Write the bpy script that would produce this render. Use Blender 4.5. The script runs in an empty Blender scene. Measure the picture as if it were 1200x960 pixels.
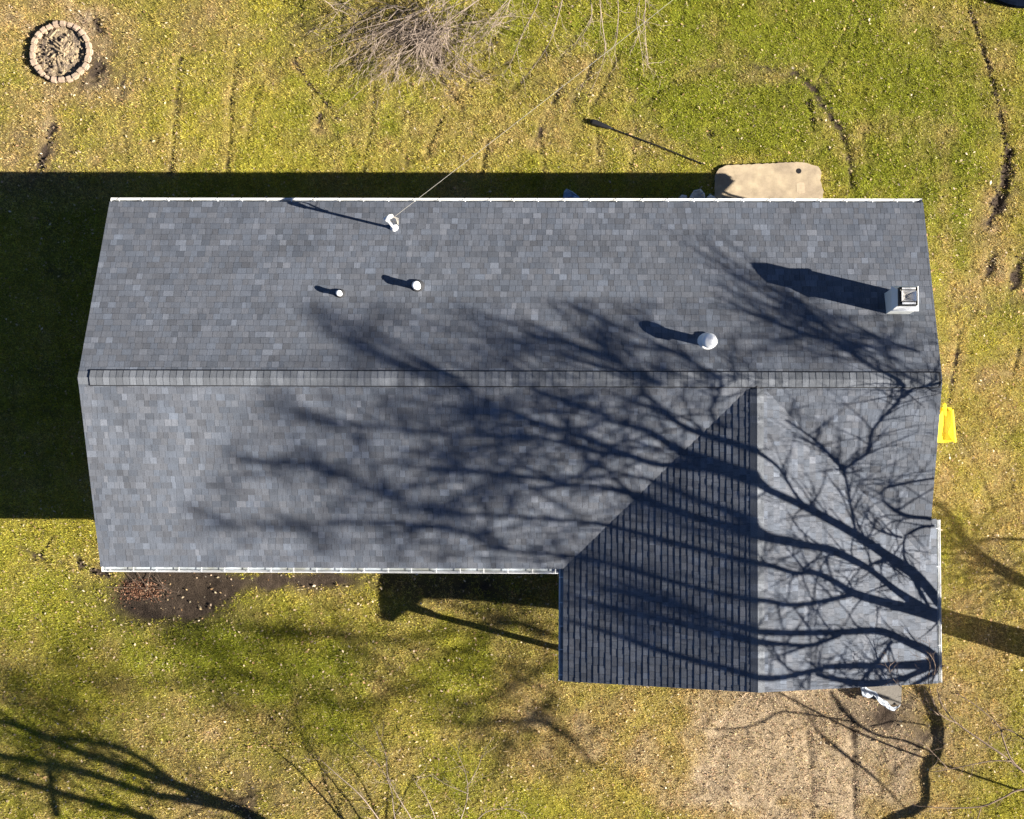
import bpy, bmesh, math, random
import numpy as np
from mathutils import Vector, Matrix
random.seed(7); rng = np.random.default_rng(11)
S = bpy.context.scene; C = S.collection

# ---------------------------------------------------------------- camera, world, sun, exposure
CX0, CY0, CH = 2.2425, -2.5998, 35.5907          # camera position in metres
RX, RY, RZ = 0.0599, 0.0117, 0.0031              # small tilts away from straight down
FPX, PCX, PCY = 1636.247, 692.863, 481.53        # focal length and principal point on a 1200 px wide sheet
cxr, sxr, cyr, syr, czr, szr = math.cos(RX), math.sin(RX), math.cos(RY), math.sin(RY), math.cos(RZ), math.sin(RZ)
MR = (np.array([[cyr, 0, -syr], [0, 1, 0], [syr, 0, cyr]]) @ np.array([[1, 0, 0], [0, cxr, sxr], [0, -sxr, cxr]])
      @ np.array([[czr, szr, 0], [-szr, czr, 0], [0, 0, 1]]))
cam_d = bpy.data.cameras.new("camera"); cam = bpy.data.objects.new("camera", cam_d); C.objects.link(cam)
mt = MR.T
cam.matrix_world = Matrix(((mt[0, 0], mt[0, 1], mt[0, 2], CX0), (mt[1, 0], mt[1, 1], mt[1, 2], CY0),
                           (mt[2, 0], mt[2, 1], mt[2, 2], CH), (0, 0, 0, 1)))
cam_d.sensor_width = 36; cam_d.lens = FPX / 1200 * 36
cam_d.shift_x = -(PCX - 600) / 1200; cam_d.shift_y = (PCY - 480) / 1200
cam_d.clip_start = 0.5; cam_d.clip_end = 3000
S.camera = cam
LX, LY = 1.9036, 0.4912                          # shadow run per metre of height, west and north
SUN = Vector((LX, -LY, 1)).normalized()
ELEV = math.asin(SUN.z)
w = bpy.data.worlds.new("World"); S.world = w; w.use_nodes = True
nt = w.node_tree; bg = nt.nodes['Background']; sky = nt.nodes.new('ShaderNodeTexSky')
sky.sky_type = 'NISHITA'; sky.sun_disc = False; sky.sun_elevation = ELEV
sky.sun_rotation = math.atan2(SUN.x, SUN.y); sky.ozone_density = 3.0; sky.dust_density = 0.1; sky.air_density = 0.35
nt.links.new(sky.outputs[0], bg.inputs[0]); bg.inputs[1].default_value = 0.05
sl = bpy.data.lights.new("sun", 'SUN'); sl.energy = 5; sl.angle = math.radians(0.5); sl.color = (1, 0.93, 0.82)
so = bpy.data.objects.new("sun", sl); C.objects.link(so); so.location = (30, -10, 30)
so.rotation_euler = SUN.to_track_quat('Z', 'Y').to_euler()
S.view_settings.view_transform = 'Standard'; S.view_settings.look = 'None'
S.view_settings.exposure = 1.8; S.view_settings.gamma = 1
S.render.resolution_x = 1024; S.render.resolution_y = 819

# ---------------------------------------------------------------- measuring helpers
HE, RI, W2, HD = 2.467, 1.74, 9.75, 4.426         # eave height, rise, half length, half depth
ZR = HE + RI; P1 = RI / HD
WX, WW, WS = 5.599, 4.479, -6.97; ZW = 4.2005; P2 = 1.7335 / WW
def proj(p):
    v = MR @ np.array([p[0] - CX0, p[1] - CY0, p[2] - CH]); return PCX + FPX * v[0] / -v[2], PCY - FPX * v[1] / -v[2]
def ray(u, v): return MR.T @ np.array([(u - PCX) / FPX, -(v - PCY) / FPX, -1.0])
def at(u, v, z=0.0):
    d = ray(u, v); t = (z - CH) / d[2]; return Vector((CX0 + d[0] * t, CY0 + d[1] * t, z))
def hplane(u, v, a, b, c):                        # z = a + b x + c y
    d = ray(u, v); t = (a + b * CX0 + c * CY0 - CH) / (d[2] - b * d[0] - c * d[1])
    return Vector((CX0 + d[0] * t, CY0 + d[1] * t, CH + d[2] * t))
def surf(u, v):
    g = at(u, v); best = g
    for (a, b, c, x0, x1, y0, y1) in ((ZR, 0, -P1, -W2, W2, 0, HD), (ZR, 0, P1, -W2, W2, -HD, 0),
                                      (ZW - P2 * WX, P2, 0, WX - WW, WX, WS, 0), (ZW + P2 * WX, -P2, 0, WX, WX + WW, WS, 0)):
        p = hplane(u, v, a, b, c)
        if x0 <= p.x <= x1 and y0 <= p.y <= y1:
            if b and p.y > -P2 * abs(p.x - WX) / P1 and abs(p.x) < W2: continue
            if p.z > best.z: best = p
    return best
def inframe(p, m=6):
    u, v = proj(p); return -m < u < 1200 + m and -m < v < 960 + m

# ---------------------------------------------------------------- materials
def mat(name, col, rough=0.7, var=0.15, scale=20, bump=0.0, bscale=60, metal=0.0, spec=0.3, col2=None, attr=None, fine=None, trans=0.0, streak=None):
    m = bpy.data.materials.new(name); m.use_nodes = True; n = m.node_tree; N = n.nodes; L = n.links
    b = N['Principled BSDF']; b.inputs['Roughness'].default_value = rough; b.inputs['Metallic'].default_value = metal
    b.inputs['Specular IOR Level'].default_value = spec
    g = N.new('ShaderNodeNewGeometry')
    no = N.new('ShaderNodeTexNoise'); no.inputs['Scale'].default_value = scale; no.inputs['Detail'].default_value = 5
    L.new(g.outputs['Position'], no.inputs['Vector'])
    mr = N.new('ShaderNodeMapRange'); mr.inputs[1].default_value = .3; mr.inputs[2].default_value = .7
    mr.inputs[3].default_value = 1 - var; mr.inputs[4].default_value = 1 + var; L.new(no.outputs[0], mr.inputs[0])
    hs = N.new('ShaderNodeVectorMath'); hs.operation = 'SCALE'
    if attr:
        a = N.new('ShaderNodeAttribute'); a.attribute_name = attr; L.new(a.outputs['Color'], hs.inputs[0])
    elif col2:
        mx = N.new('ShaderNodeMix'); mx.data_type = 'RGBA'; mx.inputs[6].default_value = (*col, 1); mx.inputs[7].default_value = (*col2, 1)
        n2 = N.new('ShaderNodeTexNoise'); n2.inputs['Scale'].default_value = scale * .3; n2.inputs['Detail'].default_value = 6
        L.new(g.outputs['Position'], n2.inputs['Vector'])
        m2 = N.new('ShaderNodeMapRange'); m2.inputs[1].default_value = .4; m2.inputs[2].default_value = .62; L.new(n2.outputs[0], m2.inputs[0])
        L.new(m2.outputs[0], mx.inputs[0]); L.new(mx.outputs[2], hs.inputs[0])
    else: hs.inputs[0].default_value = col
    L.new(mr.outputs[0], hs.inputs['Scale']); out = hs.outputs[0]
    if fine:
        n3 = N.new('ShaderNodeTexNoise'); n3.inputs['Scale'].default_value = fine[0]; n3.inputs['Detail'].default_value = 2
        L.new(g.outputs['Position'], n3.inputs['Vector'])
        m3 = N.new('ShaderNodeMapRange'); m3.inputs[1].default_value = .3; m3.inputs[2].default_value = .7
        m3.inputs[3].default_value = 1 - fine[1]; m3.inputs[4].default_value = 1 + fine[1]; L.new(n3.outputs[0], m3.inputs[0])
        h3 = N.new('ShaderNodeVectorMath'); h3.operation = 'SCALE'; L.new(out, h3.inputs[0]); L.new(m3.outputs[0], h3.inputs['Scale']); out = h3.outputs[0]
    if streak:
        vm_ = N.new('ShaderNodeVectorMath'); vm_.operation = 'MULTIPLY'; vm_.inputs[1].default_value = streak; L.new(g.outputs['Position'], vm_.inputs[0])
        n4 = N.new('ShaderNodeTexNoise'); n4.inputs['Scale'].default_value = 1; n4.inputs['Detail'].default_value = 3; L.new(vm_.outputs[0], n4.inputs['Vector'])
        m4 = N.new('ShaderNodeMapRange'); m4.inputs[1].default_value = .3; m4.inputs[2].default_value = .7; m4.inputs[3].default_value = .9; m4.inputs[4].default_value = 1.1; L.new(n4.outputs[0], m4.inputs[0])
        h4 = N.new('ShaderNodeVectorMath'); h4.operation = 'SCALE'; L.new(out, h4.inputs[0]); L.new(m4.outputs[0], h4.inputs['Scale']); out = h4.outputs[0]
    L.new(out, b.inputs['Base Color'])
    if bump:
        nb = N.new('ShaderNodeTexNoise'); nb.inputs['Scale'].default_value = bscale; nb.inputs['Detail'].default_value = 4
        L.new(g.outputs['Position'], nb.inputs['Vector'])
        bp = N.new('ShaderNodeBump'); bp.inputs['Strength'].default_value = 1; bp.inputs['Distance'].default_value = bump
        L.new(nb.outputs[0], bp.inputs['Height']); L.new(bp.outputs[0], b.inputs['Normal'])
    if trans:
        tr = N.new('ShaderNodeBsdfTranslucent'); L.new(out, tr.inputs[0]); ms = N.new('ShaderNodeMixShader'); ms.inputs[0].default_value = trans
        L.new(b.outputs[0], ms.inputs[1]); L.new(tr.outputs[0], ms.inputs[2]); L.new(ms.outputs[0], N['Material Output'].inputs[0])
    return m
M = dict(
    shingle=mat('shingle', (1, 1, 1), .9, .13, 1.1, .0012, 260, attr='tone', fine=(75, .26), spec=.15, streak=(34, 3, 3)),
    wingshingle=mat('wing_shingle', (1, 1, 1), .9, .13, 1.1, .0012, 260, attr='tone', fine=(75, .26), spec=.15, streak=(6, 16, 6)),
    rake=mat('rake_paint', (.3, .25, .21), .7, .2, 9),
    deck=mat('deck', (.035, .036, .04), .95, .2, 30),
    ventblack=mat('vent_plastic', (.02, .021, .024), .6, .1),
    white=mat('white_metal', (.78, .79, .8), .35, .05, 6, spec=.5, col2=(.66, .66, .64)),
    gutter=mat('gutter_inside', (.36, .4, .44), .5, .2, 9, col2=(.2, .21, .2)),
    siding=mat('siding', (.62, .6, .55), .7, .05, 8),
    concrete=mat('concrete', (.38, .305, .205), .9, .14, 7, .002, 90, col2=(.29, .23, .16), fine=(60, .12)),
    patch=mat('concrete_patch', (.39, .31, .215), .9, .1, 14),
    glass=mat('window_glass', (.03, .04, .05), .05, .0, 3, spec=.8),
    stone=mat('pit_stone', (.40, .30, .22), .9, .14, 9, .003, 50, col2=(.33, .25, .18)),
    ash=mat('ash', (.13, .1, .075), .95, .5, 25, .03, 30, col2=(.3, .23, .14)),
    wood=mat('weathered_wood', (.33, .25, .155), .85, .25, 20),
    bark=mat('bark', (.14, .11, .085), .9, .25, 12, .01, 40),
    barklight=mat('pale_bark', (.28, .22, .175), .85, .25, 20),
    barkbrown=mat('brown_bark', (.16, .115, .085), .85, .25, 20),
    grass=mat('grass', (1, 1, 1), .8, .12, 3, attr='tone', spec=.15, trans=.3),
    ground=mat('ground', (1, 1, 1), .95, .3, 22, .02, 35, attr='tone', fine=(55, .45), spec=.1),
    soil=mat('soil', (.065, .047, .032), .95, .3, 30),
    leaf=mat('dry_leaf', (1, 1, 1), .7, .15, 30, attr='tone', spec=.2, trans=.15),
    yellow=mat('yellow_plastic', (.85, .62, .03), .25, .05, 8, spec=.5),
    sheet=mat('plastic_sheet', (.5, .55, .62), .4, .06, 10, spec=.5),
    bluetarp=mat('blue_tarp', (.2, .34, .55), .5, .2, 14, .01, 20),
    rock=mat('pale_rock', (.5, .5, .5), .9, .2, 14, .01, 20),
    board=mat('grey_board', (.16, .145, .125), .8, .2, 30, .002, 80),
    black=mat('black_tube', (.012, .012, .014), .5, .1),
    darkdisc=mat('dark_disc', (.004, .007, .016), 1, .2, 6, .01, 10, spec=.02),
    flue=mat('flue_metal', (.7, .68, .64), .35, .08, 12, metal=.5),
    chim=mat('chimney_siding', (.6, .62, .6), .7, .08, 12),
    wire=mat('wire', (.33, .31, .27), .5, .1),
)

# ---------------------------------------------------------------- builders
def obj(name, V, F, m, parent=None, cols=None, smooth=False, kind=None):
    me = bpy.data.meshes.new(name); me.from_pydata([tuple(v) for v in V], [], F); me.materials.append(m)
    if cols is not None:
        a = me.color_attributes.new('tone', 'FLOAT_COLOR', 'POINT')
        a.data.foreach_set('color', np.array([(*c, 1) if len(c) == 3 else c for c in cols], dtype=np.float32).ravel())
    if smooth: me.polygons.foreach_set('use_smooth', [True] * len(me.polygons))
    o = bpy.data.objects.new(name, me); C.objects.link(o)
    if parent: o.parent = parent; o.matrix_parent_inverse = Matrix.Translation(-wloc(parent))
    if kind: o['kind'] = kind
    return o
def wloc(o):
    v = Vector(o.location); 
    if o.parent and o.type == 'EMPTY' and o.parent: v = v
    return v if o.type == 'EMPTY' else Vector((0, 0, 0))
def thing(name, loc, label, cat, group=None):
    o = bpy.data.objects.new(name, None); C.objects.link(o); o.location = loc; o.empty_display_size = .3
    return tag(o, label, cat, group)
def tag(o, label=None, cat=None, group=None, kind=None):
    if label: o['label'] = label
    if cat: o['category'] = cat
    if group: o['group'] = group
    if kind: o['kind'] = kind
    return o
class MB:
    def __init__(s): s.V = []; s.F = []; s.c = []
    def add(s, V, F, col=None):
        n = len(s.V); s.V += [tuple(v) for v in V]; s.F += [tuple(i + n for i in f) for f in F]
        if col is not None: s.c += [col] * len(V)
        return s
    def box(s, x0, x1, y0, y1, z0, z1, col=None):
        return s.add([(x0, y0, z0), (x1, y0, z0), (x1, y1, z0), (x0, y1, z0), (x0, y0, z1), (x1, y0, z1), (x1, y1, z1), (x0, y1, z1)],
                     [(3, 2, 1, 0), (4, 5, 6, 7), (0, 1, 5, 4), (1, 2, 6, 5), (2, 3, 7, 6), (3, 0, 4, 7)], col)
    def prism(s, top, dz, col=None):               # polygon of 3-D points pulled down by dz
        n = len(top); V = [tuple(p) for p in top] + [(p[0], p[1], p[2] - dz) for p in top]
        return s.add(V, [tuple(range(n)), tuple(range(2 * n - 1, n - 1, -1))] + [(i, i + n, (i + 1) % n + n, (i + 1) % n) for i in range(n)], col)
    def lathe(s, c, prof, n=20, axis=None):
        V = []; F = []
        for (r, z) in prof:
            for k in range(n):
                a = 2 * math.pi * k / n; V.append((c[0] + r * math.cos(a), c[1] + r * math.sin(a), c[2] + z))
        for j in range(len(prof) - 1):
            for k in range(n): F.append((j * n + k, j * n + (k + 1) % n, (j + 1) * n + (k + 1) % n, (j + 1) * n + k))
        F.append(tuple(range((len(prof) - 1) * n, len(prof) * n))); F.append(tuple(range(n - 1, -1, -1)))
        return s.add(V, F)
    def tube(s, pts, rad, n=5):
        P = [Vector(p) for p in pts]; V = []; F = []
        a = None
        for i, p in enumerate(P):
            d = (P[min(i + 1, len(P) - 1)] - P[max(i - 1, 0)])
            if d.length < 1e-6: d = Vector((0, 0, 1))
            d.normalize()
            if a is None: a = d.orthogonal().normalized()
            a = (a - d * a.dot(d)); a = a.normalized() if a.length > 1e-4 else d.orthogonal().normalized()
            b = d.cross(a); r = rad[i] if hasattr(rad, '__len__') else rad
            for k in range(n):
                t = 2 * math.pi * k / n; V.append(p + (a * math.cos(t) + b * math.sin(t)) * r)
        for j in range(len(P) - 1):
            for k in range(n): F.append((j * n + k, j * n + (k + 1) % n, (j + 1) * n + (k + 1) % n, (j + 1) * n + k))
        F.append(tuple(range((len(P) - 1) * n, len(P) * n))); F.append(tuple(range(n - 1, -1, -1)))
        return s.add(V, F)
    def build(s, name, m, parent=None, **k): return obj(name, s.V, s.F, m, parent, s.c if s.c else None, **k)
def bigmesh(name, V, tris, cols, m, kind='stuff', parent=None):
    me = bpy.data.meshes.new(name); me.vertices.add(len(V)); me.vertices.foreach_set('co', V.astype(np.float32).ravel())
    k = tris.shape[1]; me.loops.add(tris.size); me.loops.foreach_set('vertex_index', tris.astype(np.int32).ravel())
    me.polygons.add(len(tris)); me.polygons.foreach_set('loop_start', np.arange(0, tris.size, k, dtype=np.int32))
    me.polygons.foreach_set('loop_total', np.full(len(tris), k, dtype=np.int32))
    a = me.color_attributes.new('tone', 'FLOAT_COLOR', 'POINT')
    c4 = np.ones((len(V), 4), np.float32); c4[:, :3] = cols; a.data.foreach_set('color', c4.ravel())
    me.materials.append(m); me.update(calc_edges=True)
    o = bpy.data.objects.new(name, me); C.objects.link(o)
    if parent: o.parent = parent
    if kind: o['kind'] = kind
    return o

# ---------------------------------------------------------------- value noise and lawn wear map
LAT = rng.random((8, 256, 256))
def vnoise(x, y, s, k=0):
    x = x / s + 40.3 * k + 100; y = y / s + 17.7 * k + 100
    xi = np.floor(x).astype(int); yi = np.floor(y).astype(int); fx = x - xi; fy = y - yi
    fx = fx * fx * (3 - 2 * fx); fy = fy * fy * (3 - 2 * fy); A = LAT[k % 8]; a = xi % 256; b = yi % 256; a1 = (a + 1) % 256; b1 = (b + 1) % 256
    return (A[a, b] * (1 - fx) + A[a1, b] * fx) * (1 - fy) + (A[a, b1] * (1 - fx) + A[a1, b1] * fx) * fy
def fbm(x, y, s, k=0): return (vnoise(x, y, s, k) + .5 * vnoise(x, y, s / 2, k + 1) + .25 * vnoise(x, y, s / 4, k + 2)) / 1.75
def g2(u, v): p = at(u, v); return p.x, p.y
# wheel ruts and worn lines: points on the ground, half width, depth, dirt amount
RUTS = [([(520, 60), (500, 95), (470, 140)], .07, .02, .3), ([(660, 95), (645, 130), (625, 170)], .06, .03, .4), ([(725, 60), (712, 95), (690, 130)], .06, .03, .4), ([(600, 20), (560, 70), (530, 100)], .07, .02, .4), ([(735, 100), (745, 150), (740, 200)], .05, .02, .3), ([(330, 60), (300, 110), (290, 160)], .06, .02, .3), ([(480, 140), (475, 200)], .05, .02, .35),
        ([(770, 150), (800, 128), (850, 118), (900, 128)], .06, .02, .3), ([(965, 95), (1010, 150), (1020, 205)], .05, .02, .25), ([(1068, 60), (1055, 130), (1060, 200)], .05, .015, .2), ([(410, 150), (418, 200)], .05, .02, .3), ([(150, 60), (140, 120), (150, 190)], .06, .02, .3), ([(690, 20), (650, 80)], .06, .02, .35),
        ([(1120, 500), (1150, 560), (1165, 600)], .06, .02, .3), ([(1090, 860), (1050, 900), (1010, 960)], .08, .02, .3),
        ([(1130, -20), (1140, 20), (1150, 50), (1158, 75), (1165, 100), (1172, 130), (1178, 165), (1183, 185)], .05, .05, .8),
        ([(1183, 180), (1178, 210), (1172, 235), (1164, 255)], .16, .09, 1.0),
        ([(1026, -20), (1005, 35), (988, 75), (984, 100)], .035, .03, .5), ([(1008, -20), (993, 30), (975, 65), (958, 95)], .035, .03, .5),
        ([(930, 86), (950, 100), (965, 125), (985, 150), (995, 185), (998, 215)], .10, .04, .75),
        ([(948, 118), (953, 150)], .06, .05, .8), ([(755, 125), (770, 110), (790, 95), (810, 82), (830, 78), (870, 75), (900, 80), (935, 90)], .045, .025, .45),
        ([(212, 65), (207, 110), (205, 150), (200, 205)], .07, .04, .55), ([(277, 70), (270, 120), (270, 160), (266, 205)], .07, .04, .55),
        ([(345, 72), (365, 102), (385, 125), (396, 140)], .04, .05, .8), ([(376, 132), (371, 152)], .06, .05, .8),
        ([(515, 90), (540, 125)], .05, .05, .6), ([(520, 135), (510, 155), (500, 182)], .06, .05, .7), ([(572, 165), (564, 202)], .06, .05, .6),
        ([(440, 100), (434, 150), (424, 205)], .06, .03, .4), ([(640, 55), (620, 85), (600, 108)], .08, .03, .55), ([(700, 60), (688, 90), (672, 120)], .08, .03, .55),
        ([(632, 140), (638, 200)], .05, .03, .4), ([(700, 140), (702, 200)], .05, .03, .45), ([(60, 150), (52, 180), (44, 197)], .10, .05, .9),
        ([(1164, 298), (1160, 322)], .12, .06, .8), ([(1196, 305), (1188, 338)], .16, .07, .85), ([(1160, 265), (1166, 240)], .08, .05, .7),
        ([(1126, 390), (1118, 440), (1112, 470)], .07, .04, .6), ([(1195, 410), (1188, 440)], .07, .04, .6),
        ([(948, 860), (952, 965)], .10, .03, .4), ([(1000, 850), (1002, 965)], .09, .03, .55), ([(545, 100), (570, 85), (600, 70)], .06, .03, .5),
        ([(112, 22), (118, 35)], .13, .05, .85), ([(112, 90), (118, 78)], .12, .05, .8), ([(20, 640), (50, 655), (95, 665), (118, 672)], .06, .05, .6), ([(40, 655), (55, 640), (60, 630)], .05, .05, .6),
        ([(88, 655), (105, 668), (125, 672)], .09, .06, .8), ([(829, 152), (832, 158)], .08, .06, .95)]
def segdist(x, y, pts):
    d = np.full(x.shape, 1e9)
    G = [g2(*p) for p in pts]
    for (ax, ay), (bx, by) in zip(G[:-1], G[1:]):
        vx, vy = bx - ax, by - ay; t = np.clip(((x - ax) * vx + (y - ay) * vy) / (vx * vx + vy * vy + 1e-9), 0, 1)
        d = np.minimum(d, np.hypot(x - ax - t * vx, y - ay - t * vy))
    return d
def blob(x, y, u, v, ru, rv):
    cx, cy = g2(u, v); k = 45.5
    return np.exp(-(((x - cx) * k / ru) ** 2 + ((y - cy) * k / rv) ** 2))
# patches of differing turf, the wide left one darkened for the house's shadow: (u, v, ru, rv, green, tan, dirt)
PATCH = [(40, 60, 110, 130, -.2, .75, .12), (60, 190, 80, 60, -.1, .6, .3), (230, 40, 120, 50, -.1, .35, .35), (130, 100, 60, 50, -.2, .4, .3),
         (900, 60, 260, 110, .5, -.2, 0), (850, 130, 110, 50, .45, -.2, 0), (700, 160, 90, 50, -.1, .2, .05), (1060, 180, 110, 110, .35, -.1, 0), (1180, 60, 60, 90, .0, .2, .05),
         (430, 60, 110, 40, 0, .25, .15), (640, 90, 110, 60, -.1, .3, .1), (480, 160, 160, 60, 0, .15, 0), (905, 85, 50, 20, -.4, .35, .4), (870, 190, 30, 12, -.3, .5, .1),
         (1150, 330, 60, 90, .1, .15, .15), (1150, 420, 60, 60, -.3, .45, .2), (1160, 620, 70, 140, -.3, .6, .1), (1150, 720, 60, 60, -.3, .5, .15), (1160, 800, 60, 60, .1, .1, 0),
         (990, 890, 120, 150, -.8, 1.75, .1), (880, 870, 70, 90, -.5, 1.1, .1), (1050, 840, 60, 45, -.5, .4, .75), (1130, 880, 50, 60, .1, .2, .2), (980, 830, 60, 25, -.4, .8, .2),
         (720, 880, 150, 90, -.4, .8, 0), (800, 820, 100, 40, -.2, .45, .1), (300, 860, 120, 60, 0, .35, .0), (290, 940, 90, 60, -.4, .5, .45), (170, 800, 160, 60, .35, 0, 0),
         (100, 740, 120, 60, .3, 0, .0), (330, 740, 120, 50, .4, -.1, 0), (450, 780, 130, 60, .3, 0, 0), (60, 640, 70, 30, .1, .1, .0), (200, 695, 66, 34, -.6, -.3, 2.2), (350, 680, 100, 15, -.4, .2, 1.1),
         (560, 690, 110, 30, 0, 0, .7), (20, 700, 30, 120, 0, .3, 0), (420, 930, 60, 40, -.1, .3, .2), (500, 110, 60, 40, 0, .2, .1), (490, 45, 75, 38, -.3, .2, .7), (365, 25, 35, 30, -.2, .2, .5),
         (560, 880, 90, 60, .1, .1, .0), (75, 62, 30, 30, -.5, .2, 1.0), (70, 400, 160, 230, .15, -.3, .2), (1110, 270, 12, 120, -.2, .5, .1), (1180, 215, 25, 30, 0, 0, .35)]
GREEN = np.array((.26, .275, .028)); OLIVE = np.array((.415, .365, .058)); TAN = np.array((.475, .35, .135)); PALE = np.array((.46, .355, .235)); DIRT = np.array((.046, .034, .025))
def wear(x, y):
    g = (fbm(x, y, 2.6, 0) - .5) * 1.3 + .38 + (fbm(x, y, .55, 4) - .5) * .9; t = (fbm(x, y, 1.7, 3) - .5) * 1.4 + .10 + (fbm(x, y, .42, 1) - .5) * 1.1; d = np.clip((fbm(x, y, .9, 5) - .62) * 1.6, 0, 1)
    for (u, v, ru, rv, a, b, c) in PATCH:
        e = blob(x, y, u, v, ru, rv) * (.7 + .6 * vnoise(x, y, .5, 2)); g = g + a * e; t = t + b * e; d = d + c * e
    dep = np.zeros(x.shape)
    for pts, hw, dp, am in RUTS:
        q = segdist(x, y, pts); n = .35 + 1.2 * vnoise(x, y, .16, 4); e = np.exp(-(q / (hw * n)) ** 2); d = d + am * e * np.clip(vnoise(x, y, .11, 6) * 2.6 - .35, 0, 1.5); dep = np.maximum(dep, dp * e)
        t = t + .35 * np.exp(-((q - hw * 1.8) / (hw * 1.3)) ** 2) * am
    g = np.clip(g, 0, 1); pl = np.clip(t - .95, 0, .8); t = np.clip(t, 0, 1); d = np.clip(d, 0, 1)
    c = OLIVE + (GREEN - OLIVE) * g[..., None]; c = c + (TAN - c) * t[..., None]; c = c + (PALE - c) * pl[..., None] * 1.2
    c = c * (.82 + .36 * fbm(x, y, .3, 2))[..., None]
    return c, d, dep

# ---------------------------------------------------------------- ground: one sheet, fine where it is seen
def axis(a, b, step):
    f = list(np.arange(a, b + step / 2, step)); o = []; s = step; v = f[-1]; lo = f[0]; L = []
    while v < 1200: s *= 1.5; v += s; o.append(v)
    s = step; v = lo
    while v > -1200: s *= 1.5; v -= s; L.append(v)
    return np.array(L[::-1] + f + o)
gx = axis(-14.5, 15.0, .055); gy = axis(-13.5, 12.0, .055)
X, Y = np.meshgrid(gx, gy, indexing='ij')
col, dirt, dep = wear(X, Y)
Z = -.01 + .05 * (fbm(X, Y, 3.0, 2) - .5) - dep + .035 * (fbm(X, Y, .22, 5) - .5) + .03 * dirt * (vnoise(X, Y, .09, 6) - .5)
far = np.clip((np.maximum(abs(X), abs(Y)) - 14) / 5, 0, 1); Z = Z * (1 - far)
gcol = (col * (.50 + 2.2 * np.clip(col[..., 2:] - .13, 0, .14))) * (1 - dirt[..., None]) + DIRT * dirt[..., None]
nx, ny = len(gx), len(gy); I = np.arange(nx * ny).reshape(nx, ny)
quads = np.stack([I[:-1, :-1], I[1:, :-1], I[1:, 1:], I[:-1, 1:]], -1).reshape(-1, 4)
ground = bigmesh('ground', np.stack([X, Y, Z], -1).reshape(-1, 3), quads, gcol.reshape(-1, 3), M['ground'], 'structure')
ground.data.polygons.foreach_set('use_smooth', [True] * len(ground.data.polygons))
def gz(x, y):
    _, d, dp = wear(x, y)
    return -.01 + .05 * (fbm(x, y, 3.0, 2) - .5) - dp + .035 * (fbm(x, y, .22, 5) - .5)

# ---------------------------------------------------------------- grass tufts and fallen leaves
def lawn_points(n):
    x = rng.uniform(-14.3, 14.6, n); y = rng.uniform(-12.6, 11.2, n)
    k = ~((abs(x) < W2 - .5) & (abs(y) < HD - .5)) & ~((abs(x - WX) < WW - .4) & (y < 0) & (y > WS + .5))
    sx0, sy0 = g2(838, 236); sx1, sy1 = g2(964, 192)
    k &= ~((x > sx0 + .03) & (x < sx1 - .03) & (y < sy1 - .05) & (y > 3.5))
    fx, fy = g2(72.5, 62); k &= ~(np.hypot(x - fx, y - fy) < .83)
    return x[k], y[k]
def grass():
    x, y = lawn_points(340000); c, d, _ = wear(x, y)
    keep = rng.random(len(x)) > np.maximum(d * 1.02 - .02, np.clip((c[:, 2] - .13) * 5, 0, .6)); x, y, c, d = x[keep], y[keep], c[keep], d[keep]; z = gz(x, y)
    n = len(x); B = 5; N = n * B
    px = np.repeat(x, B) + rng.normal(0, .022, N); py = np.repeat(y, B) + rng.normal(0, .022, N); pz = np.repeat(z, B) - .005
    clump = np.repeat(.55 + .95 * vnoise(x, y, .13, 3) * (.6 + .8 * vnoise(x, y, .5, 1)), B)
    L = rng.uniform(.035, .095, N) * clump; a = rng.uniform(0, 2 * np.pi, N); el = rng.uniform(.15, 1.25, N); wd = rng.uniform(.005, .011, N)
    dx, dy, dz = np.cos(a) * np.cos(el), np.sin(a) * np.cos(el), np.sin(el)
    t = a + np.pi / 2 + rng.normal(0, .5, N); wx, wy = np.cos(t) * wd, np.sin(t) * wd
    V = np.empty((N, 3, 3)); V[:, 0] = np.stack([px - wx, py - wy, pz], -1); V[:, 1] = np.stack([px + wx, py + wy, pz], -1)
    V[:, 2] = np.stack([px + dx * L, py + dy * L, pz + dz * L], -1)
    cc = np.repeat(c, B, 0) * np.exp(rng.normal(0, .25, N))[:, None]
    st = rng.random(N) < .03 + .10 * np.repeat(vnoise(x, y, .6, 7), B); cc[st] = np.array((.55, .46, .24)) * rng.uniform(.6, 1.3, (st.sum(), 1))
    cc *= 1 + rng.normal(0, .05, (N, 3)); cols = np.repeat(np.clip(cc, .01, .85), 3, 0)
    o = bigmesh('grass', V.reshape(-1, 3), np.arange(N * 3).reshape(-1, 3), cols, M['grass'])
    tag(o, 'short yellow green winter grass covering the lawn round the house', 'grass')
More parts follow.
